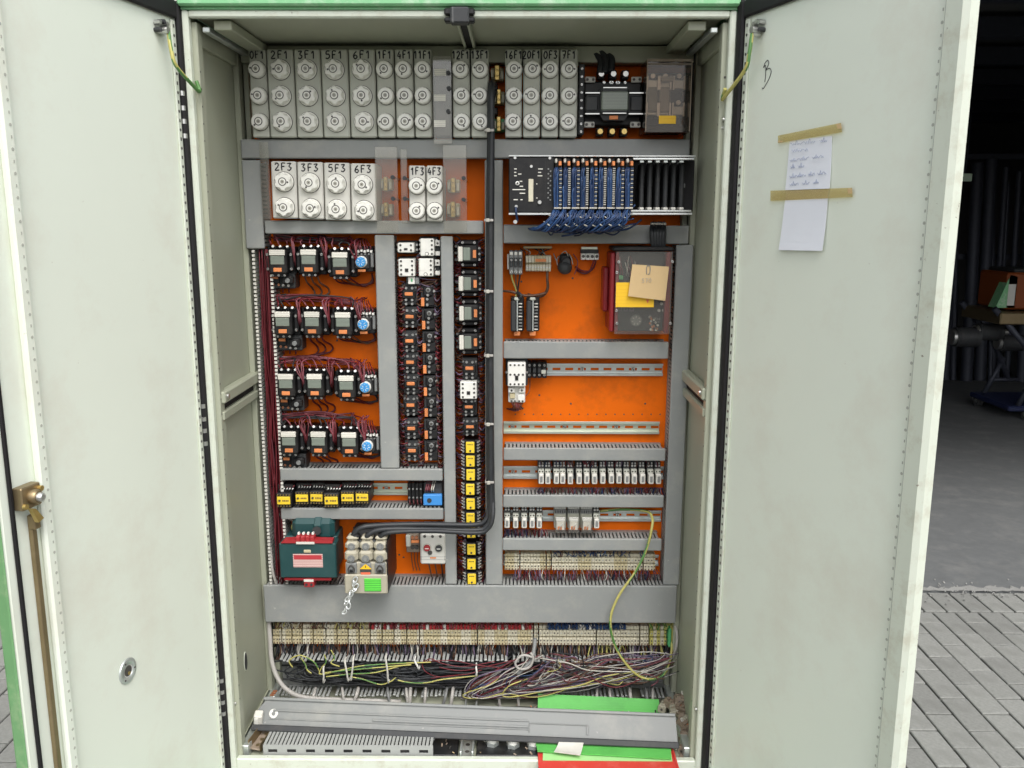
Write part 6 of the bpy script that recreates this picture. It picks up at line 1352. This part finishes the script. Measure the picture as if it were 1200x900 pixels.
# loose duct cover lying across
tl, tr, br, bl = at(309.5, 817.5, .140), at(794.5, 836.5, .086), at(800, 870, .046), at(294.5, 848.5, .104)
ax = (br-bl).normalized(); up = (tl-bl); L0 = ((br-bl).length+(tr-tl).length)/2; up = (up-ax*up.dot(ax)); W0 = up.length; up.normalize(); nrm = ax.cross(up).normalized()
if nrm.y > 0: nrm = -nrm
org = bl+ax*.004
t = bpy.data.objects.new('loose_cover', None); C.objects.link(t); tag(t, 'long loose grey duct cover lying across the cabinet floor', 'cover')
t.matrix_world = Matrix(((ax.x, -nrm.x, up.x, org.x), (ax.y, -nrm.y, up.y, org.y), (ax.z, -nrm.z, up.z, org.z), (0, 0, 0, 1)))   # local x along, z up the width, -y outwards
g = G(); e = .006
g.prism([(0, 0), (L0, 0), (L0-.004, W0), (.030, W0), (.004, W0*.45)], .003, 'lid_grey', 'xz', (0, 0, 0))
g.cbox(.02, L0-.004, -.006, -.0, W0-.006, W0+.002, 'lid_grey', .0015); part('sheet', g, t)
g = G(); g.cbox(.0, L0+.002, -.012, .0, -.016, .0, 'dark_grey', .002); part('lower_lip', g, t)
g = G(); g.cbox(.05, L0*.655, -.0035, -.0002, W0*.50, W0*.58, 'lid_grey', .0012); g.cbox(L0*.285, L0*.655, -.0035, -.0002, W0*.28, W0*.37, 'lid_grey', .0012); g.cbox(.04, L0*.655, -.0022, -.0002, W0*.20, W0*.25, 'lid_grey', .001); part('rib', g, t)
g = G(); g.cbox(L0*.655, L0*.795, -.0028, -.0002, W0*.44, W0*.485, 'lid_grey', .001); g.cbox(L0*.789, L0*.795, -.0026, -.0002, W0*.12, W0*.44, 'lid_grey', .0008); g.cbox(L0*.655, L0*.6575, -.0026, -.0002, W0*.12, W0*.44, 'lid_grey', .0008); part('clip_rail', g, t)
g = G(); g.lathe([(.012, 0), (.012, -.0012), (.0075, -.0012), (.0070, -.0004)], (.052, -.0004, W0*.42), 'white_plastic', 18); g.lathe([(.0055, -.0008), (.004, -.0014)], (.052, 0, W0*.42), 'mid_grey', 12); part('paint_ring', g, t)
# white connector at its left end
p = at(303, 842, .105); g = G(); g.cbox(-.011, .011, -.012, .012, -.024, .020, 'loose_white', .003); g.cbox(-.009, .002, -.0135, -.0115, -.008, .014, 'white_plastic', .001); solo('connector', g, 'small cream connector block at the left end of the loose cover', 'connector', tuple(p), rot=(.3, .1, .1))
# piece of slotted duct on the floor
Yf = .028; cx, z0, wd, ht = rect(308.5, 873.5, 507.5, 886.5, Yf); ht = min(ht, .05); t = thing('slotted_duct_piece', 'short light grey piece of slotted duct lying on the floor', 'duct piece', (cx, Yf, z0)); h = wd/2
g = G(); e = .0035
g.box(-h, h, 0, .002, 0, ht*.33, 'finger_grey'); g.box(-h, h, 0, .002, ht*.62, ht, 'finger_grey'); n = 9
for i in range(n+1): x = -h+i*wd/n; g.box(max(-h, x-wd/n*.26), min(h, x+wd/n*.26), 0, .002, ht*.33, ht*.62, 'finger_grey')
g.box(-h, h, .002, .075, 0, .002, 'finger_grey'); g.box(-h+.001, h-.001, .004, .006, .003, ht-.003, 'black_soft'); part('base_strip', g, t)  # black sheet added behind the slots to make them look shaded
g = G(); n = 44
for i in range(n): x = -h+(i+.5)*wd/n; g.box(x-.0034, x+.0034, .0, .068, ht, ht+.002, 'finger_grey'); g.box(x-.0034, x+.0034, .066, .068, .002, ht, 'finger_grey')
part('slotted_wall', g, t, kind='stuff')
# bracket and scraps in the left corner
p = at(300, 878, .045); g = G(); g.cbox(-.016, .014, -.004, .075, -.004, .002, 'loose_brown', .002); g.cbox(-.018, -.0155, -.006, .075, -.004, .026, 'bronze', .002); g.cbox(.0135, .016, -.006, .075, -.004, .018, 'bronze', .002)
for i in range(3): g.cyl((0, .01+i*.022, .002), (0, .01+i*.022, .0035), .005, 'bronze', 8)
solo('angle_bracket', g, 'tarnished channel bracket standing in the left corner of the floor', 'bracket', (p.x, p.y, FZ+.006), rot=(math.radians(6), 0, -.22))
for i, (px, py, Y, sz, m_, lb) in enumerate(((291, 872, .075, (.030, .03, .014), 'loose_brown', 'brown scrap block in the left corner of the floor'), (289, 862, .12, (.020, .05, .012), 'loose_white', 'white plastic strip along the left wall of the floor'), (299, 853, .16, (.016, .045, .01), 'loose_white', 'white plastic strip close behind the left bracket'), (322, 813, .23, (.016, .03, .02), 'zinc', 'grey metal clip in the far left corner of the floor'))):
    p = at(px, py, Y); g = G(); a, b, c_ = sz; g.cbox(-a/2, a/2, -b/2, b/2, 0, c_, m_, .002)
    for k in range(3): g.cbox(-a/2+.002, a/2-.002, -b/2+b*(k+.2)/3, -b/2+b*(k+.7)/3, c_*.98, c_*1.25, 'housing_light' if m_ == 'loose_white' else 'copper', .001)
    solo('plastic_scrap' if i < 3 else 'metal_clip', g, lb, 'scrap', (p.x, p.y, max(FZ, p.z-c_)), 'scraps in the left corner', (0, rnd.uniform(-.2, .2), rnd.uniform(-.4, .2)))
# folders
def sheet(name, pts, th, mt, label, cat, bend=0, group=None):
    v = [V(p) for p in pts]; o0 = v[0].copy(); n_ = (v[1]-v[0]).cross(v[3]-v[0]).normalized(); N = 9; vs = []
    for lay in (0, 1):
        for j in range(N):
            for i in range(N):
                s_, t_ = i/(N-1), j/(N-1); p = (v[0]*(1-s_)+v[1]*s_)*(1-t_)+(v[3]*(1-s_)+v[2]*s_)*t_-o0
                vs.append(p+n_*(bend*math.sin(3.1*t_)*(1+.3*math.sin(4*s_))+lay*th))
    fs = []; M_ = N*N
    for j in range(N-1):
        for i in range(N-1): q = j*N+i; fs += [(q, q+1, q+N+1, q+N), (M_+q, M_+q+N, M_+q+N+1, M_+q+1)]
    ring = list(range(N))+[j*N+N-1 for j in range(1, N)]+[(N-1)*N+i for i in range(N-2, -1, -1)]+[j*N for j in range(N-2, 0, -1)]
    for i in range(len(ring)): a, b = ring[i], ring[(i+1) % len(ring)]; fs.append((a, M_+a, M_+b, b))
    return solo(name, G().add(vs, fs, mt, False), label, cat, tuple(o0), group)
sheet('folder', [at(630.5, 813, .262), at(772, 819.5, .262), at(775, 842, .215), at(630, 842, .215)], .003, 'folder_green', 'bright green folder standing behind the loose duct cover', 'folder', .003)
fz = ZB+.024
sheet('folder', [atZ(626, 862, fz+.003), atZ(786, 862, fz+.003), atZ(786.5, 889, fz+.001), atZ(630, 880, fz+.002)], .003, 'folder_green', 'bright green folder lying in front of the loose duct cover', 'folder', .002)
sheet('paper_sheet', [atZ(637, 862, fz-.005), atZ(784, 866, fz-.005), atZ(788, 891.5, fz-.005), atZ(636, 890.5, fz-.005)], .002, 'folder_pale', 'pale green sheet sticking out under the lying green folder', 'folder')
rp = [atZ(631, 903, fz-.008), atZ(796, 905, fz-.008)]
g = G(); w_ = rp[1].x-rp[0].x; g.cbox(0, w_, 0, .16, 0, .002, 'folder_red', .0008); g.cbox(w_-.003, w_+.002, .0, .16, -.003, .006, 'folder_red', .001)
solo('folder', g, 'red folder lying lowest on the floor under the green ones', 'folder', (rp[0].x, rp[0].y, fz-.010))
sheet('paper_scrap', [atZ(655, 869, fz+.011), atZ(684, 870, fz+.011), atZ(680, 885, fz+.009), atZ(649, 881, fz+.009)], .0012, 'loose_white', 'torn off white paper scrap lying on the green folder', 'paper', .003)
# heap of loose terminals in the right corner
t = thing('loose_terminals', 'dusty string of loose brown terminals heaped in the right corner', 'terminal', tuple(at(800, 860, .12))); o0 = t.location.copy()
for i, (px, py, Y) in enumerate(((777, 829, .24), (786, 825, .23), (795, 821, .22), (804, 818, .21), (790, 834, .20), (800, 831, .19), (809, 828, .18), (798, 842, .165), (806, 843, .15), (799, 851, .135), (807, 853, .12), (801, 861, .105), (808, 864, .095), (803, 870, .085), (809, 874, .075), (803, 879, .065), (809, 884, .055), (803, 887, .05))):
    p = at(px, py, Y)-o0; g = G(); a, b, c_ = .023, .036, .021
    mt_ = 'loose_brown' if i % 4 else 'beige_clear'; g.cbox(-a/2, a/2, -b/2, b/2, -c_/2, c_/2, mt_, .002); g.cbox(-a*.35, a*.35, -b*.42, -b*.1, c_*.45, c_*.75, mt_, .001); g.cbox(-a*.35, a*.35, b*.1, b*.42, c_*.45, c_*.75, 'loose_white' if i in (9, 3) else mt_, .001); g.cyl((0, -b*.51, 0), (0, -b*.54, 0), .0035, 'ring_dark', 7); g.cyl((0, 0, c_*.5), (0, 0, c_*.6), .003, 'copper', 7)
    part('terminal_block', g, t, tuple(p), rot=(rnd.uniform(-.5, .5), rnd.uniform(-.5, .5), rnd.uniform(-.8, .8)))
g = G()
for i in range(14):
    px, py, Y = 790+rnd.random()*22, 815+rnd.random()*70, 0; Y = .24-.19*(py-812)/78; p = at(px, py, Y)-o0; g.tube(curve([p, p+V((rnd.uniform(-.02, .02), rnd.uniform(-.01, .01), rnd.uniform(0, .015))), p+V((rnd.uniform(-.03, .03), rnd.uniform(-.02, .02), rnd.uniform(-.01, .02)))], 4), .0012, rnd.choice(['cable_grey', 'wire_white', 'loose_brown']), 5)
part('wire_scrap', g, t, kind='stuff')
for i, (px, py) in enumerate(((577, 868), (601, 870), (625, 871))):
    p = atZ(px, py+4, FZ); g = G(); g.cyl((0, 0, 0), (0, 0, .010), .018, 'zinc', 6, smooth=False); g.cyl((0, 0, .010), (0, 0, .020), .013, 'white_plastic', 14); g.cyl((0, 0, .0201), (0, 0, .021), .008, 'ring_dark', 12)
    solo('cable_gland', g, '%s of three cable glands standing on the black floor plate' % ('left', 'middle', 'right')[i], 'cable gland', (p.x, p.y, FZ), 'cable glands on the floor')

# ================================================================== INSIDE THE HALL
wp = atZ(1176, 484, .006); CY = wp.y
def hp(px, py, dy=0): return at(px, py, CY+dy)
t = thing('work_cart', 'steel trolley with sloping handle standing inside the dark hall', 'cart', (wp.x, CY, .006)); o0 = t.location.copy()
g = G(); a, b = hp(1151, 362), hp(1238, 376); g.cbox(a.x-o0.x, b.x-o0.x, -.30, .35, b.z-o0.z, a.z-o0.z, 'bronze', .01); part('table_top', g, t)
for dy in (-.25, .3): g = G(); g.tube([hp(1147, 358, 0)-o0+V((0, dy, 0)), hp(1185, 403, 0)-o0+V((0, dy, 0)), hp(1203, 450)-o0+V((0, dy, 0))], .026, 'hall_steel', 8); part('handle', g, t)
for dy in (-.25, .3):
    g = G(); g.tube([hp(1199, 425)-o0+V((0, dy, 0)), hp(1172, 472)-o0+V((0, dy, 0))], .022, 'hall_steel', 8); g.tube([hp(1180, 452)-o0+V((0, dy, 0)), hp(1215, 452)-o0+V((0, dy, 0))], .018, 'hall_steel', 8); part('leg', g, t)
g = G(); a, b = hp(1160, 468), hp(1235, 474); g.cbox(a.x-o0.x, b.x-o0.x, -.3, .35, b.z-o0.z, a.z-o0.z, 'cart_blue', .01); part('base', g, t)
for px, dy in ((1167, .3), (1182, -.28), (1230, -.28), (1225, .3)):
    p = hp(px, 478)-o0; r_ = .055; g = G(); g.cyl((p.x-.02, dy, r_), (p.x+.02, dy, r_), r_, 'tyre', 16); wh = part('wheel', g, t, rot=(0, 0, 0)); g = G(); g.cyl((p.x-.022, dy, r_), (p.x+.022, dy, r_), .025, 'steel', 10); part('rim', g, wh)
for i, (px, py, r_, lb) in enumerate(((1132, 395, .085, 'leftmost dull cylinder lying behind the trolley handle'), (1159, 389, .075, 'middle dull cylinder lying under the trolley top'), (1185, 402, .07, 'rightmost dull cylinder lying under the trolley top'))):
    p = hp(px, py); g = G(); g.cyl((-.10, 0, 0), (.10, 0, 0), r_, 'dark_grey', 18); g.cyl((-.13, 0, 0), (-.10, 0, 0), r_*.8, 'steel', 18); g.cyl((.1, 0, 0), (.16, 0, 0), r_*.35, 'steel', 12)
    for k in range(2): g.cyl((-.085+k*.15, 0, 0), (-.07+k*.15, 0, 0), r_*1.05, 'dark_grey', 18)
    solo('motor', g, lb, 'motor', tuple(p), 'cylinders by the trolley')
p0, p1 = hp(1162, 360), hp(1225, 318); g = G(); g.cbox(0, p1.x-p0.x, -.2, .25, 0, p1.z-p0.z, 'crate_orange', .015); g.cbox(.06, p1.x-p0.x-.02, -.18, .23, p1.z-p0.z, p1.z-p0.z+.03, 'dark_grey', .01); solo('orange_box', g, 'orange box standing on the trolley in the hall', 'box', tuple(p0))
p0 = hp(1152, 358); g = G(); g.prism([(0, 0), (.16, 0), (.16, .26), (.10, .28)], .12, 'green_paint', 'xz', (0, -.2, 0)); g.box(.09, .15, -.205, -.2, .02, .2, 'housing_light'); solo('green_case', g, 'green wedge shaped case beside the orange box in the hall', 'case', tuple(p0))
rk_ = thing('pipe_rack', 'rack of upright pipes and rods against the back of the hall', 'rack', (hp(1150, 420, 1.6).x, CY+1.6, .006)); o0 = rk_.location.copy()
for px, r_, pt_ in ((1102, .03, 230), (1112, .05, 240), (1119, .03, 250), (1132, .06, 190), (1141, .04, 200), (1150, .06, 185), (1160, .025, 215), (1167, .03, 195), (1176, .02, 215), (1184, .03, 200), (1196, .05, 190), (1210, .04, 180)):
    p = hp(px, 420, 1.6)-o0; z = hp(px, pt_, 1.6).z-o0.z; g = G(); g.cyl((p.x, rnd.uniform(-.1, .1), 0), (p.x+rnd.uniform(-.05, .05), .2, z), r_, 'hall_steel', 10); part('pipe', g, rk_)
g = G(); z = hp(1150, 185, 1.6).z-o0.z; g.cbox(-.9, 1.2, .2, .26, z*.55, z*.55+.06, 'hall_steel', .005); g.cbox(-.9, 1.2, .2, .26, z, z+.06, 'hall_steel', .005); part('cross_bar', g, rk_)
p = hp(1131, 208, .6); g = G(); g.cbox(-.06, .06, -.01, .01, -.035, .035, 'green_pale', .003); g.cyl((-.035, -.0101, 0), (-.035, -.014, 0), .012, 'dark_grey', 10); g.tube([(0, 0, .035), (0, .0, .6)], .006, 'hall_steel', 6); solo('hanging_plate', g, 'small pale green plate hanging in the darkness of the hall', 'sign', tuple(p))

g = G()
for i in range(190):
    x = rnd.uniform(-.57, .57); y = rnd.uniform(.03, .27); k = rnd.uniform(.0012, .0042); a = rnd.random()*3
    g.cyl((x, y, FZ), (x+k*2*math.cos(a), y+k*2*math.sin(a), FZ+k), k*.6, rnd.choice(['loose_brown', 'loose_brown', 'bronze', 'cable_grey', 'copper', 'wire_white', 'joint_sand']), 5)
solo('floor_debris', g, 'crumbs, wire clippings and dirt scattered on the cabinet floor', 'debris', kind='stuff')
g = G(); n = 160; xa, xb = .6, 4.4; vs = []
for i in range(n+1): x = xa+(xb-xa)*i/n; vs += [(x, 1.792+rnd.uniform(-.005, .006), .0075), (x, 1.835+rnd.uniform(-.022, .02), .0085)]
g.add(vs, [(2*i, 2*i+2, 2*i+3, 2*i+1) for i in range(n)], 'concrete_edge'); part('path', g, None, kind='structure')
g = G()
for i in range(420):
    x, y = rnd.uniform(1.0, 3.0), 1.79+abs(rnd.gauss(0, .05))*rnd.choice((-1, 1)); k = rnd.uniform(.0015, .006); g.cyl((x, y, .006), (x+k*.6, y+k*.4, .006+k), k, rnd.choice(['concrete_edge', 'concrete_edge', 'paver']), 5, k*.5)
part('gravel', g, None, kind='stuff')['label'] = 'loose grit along the edge of the hall floor'
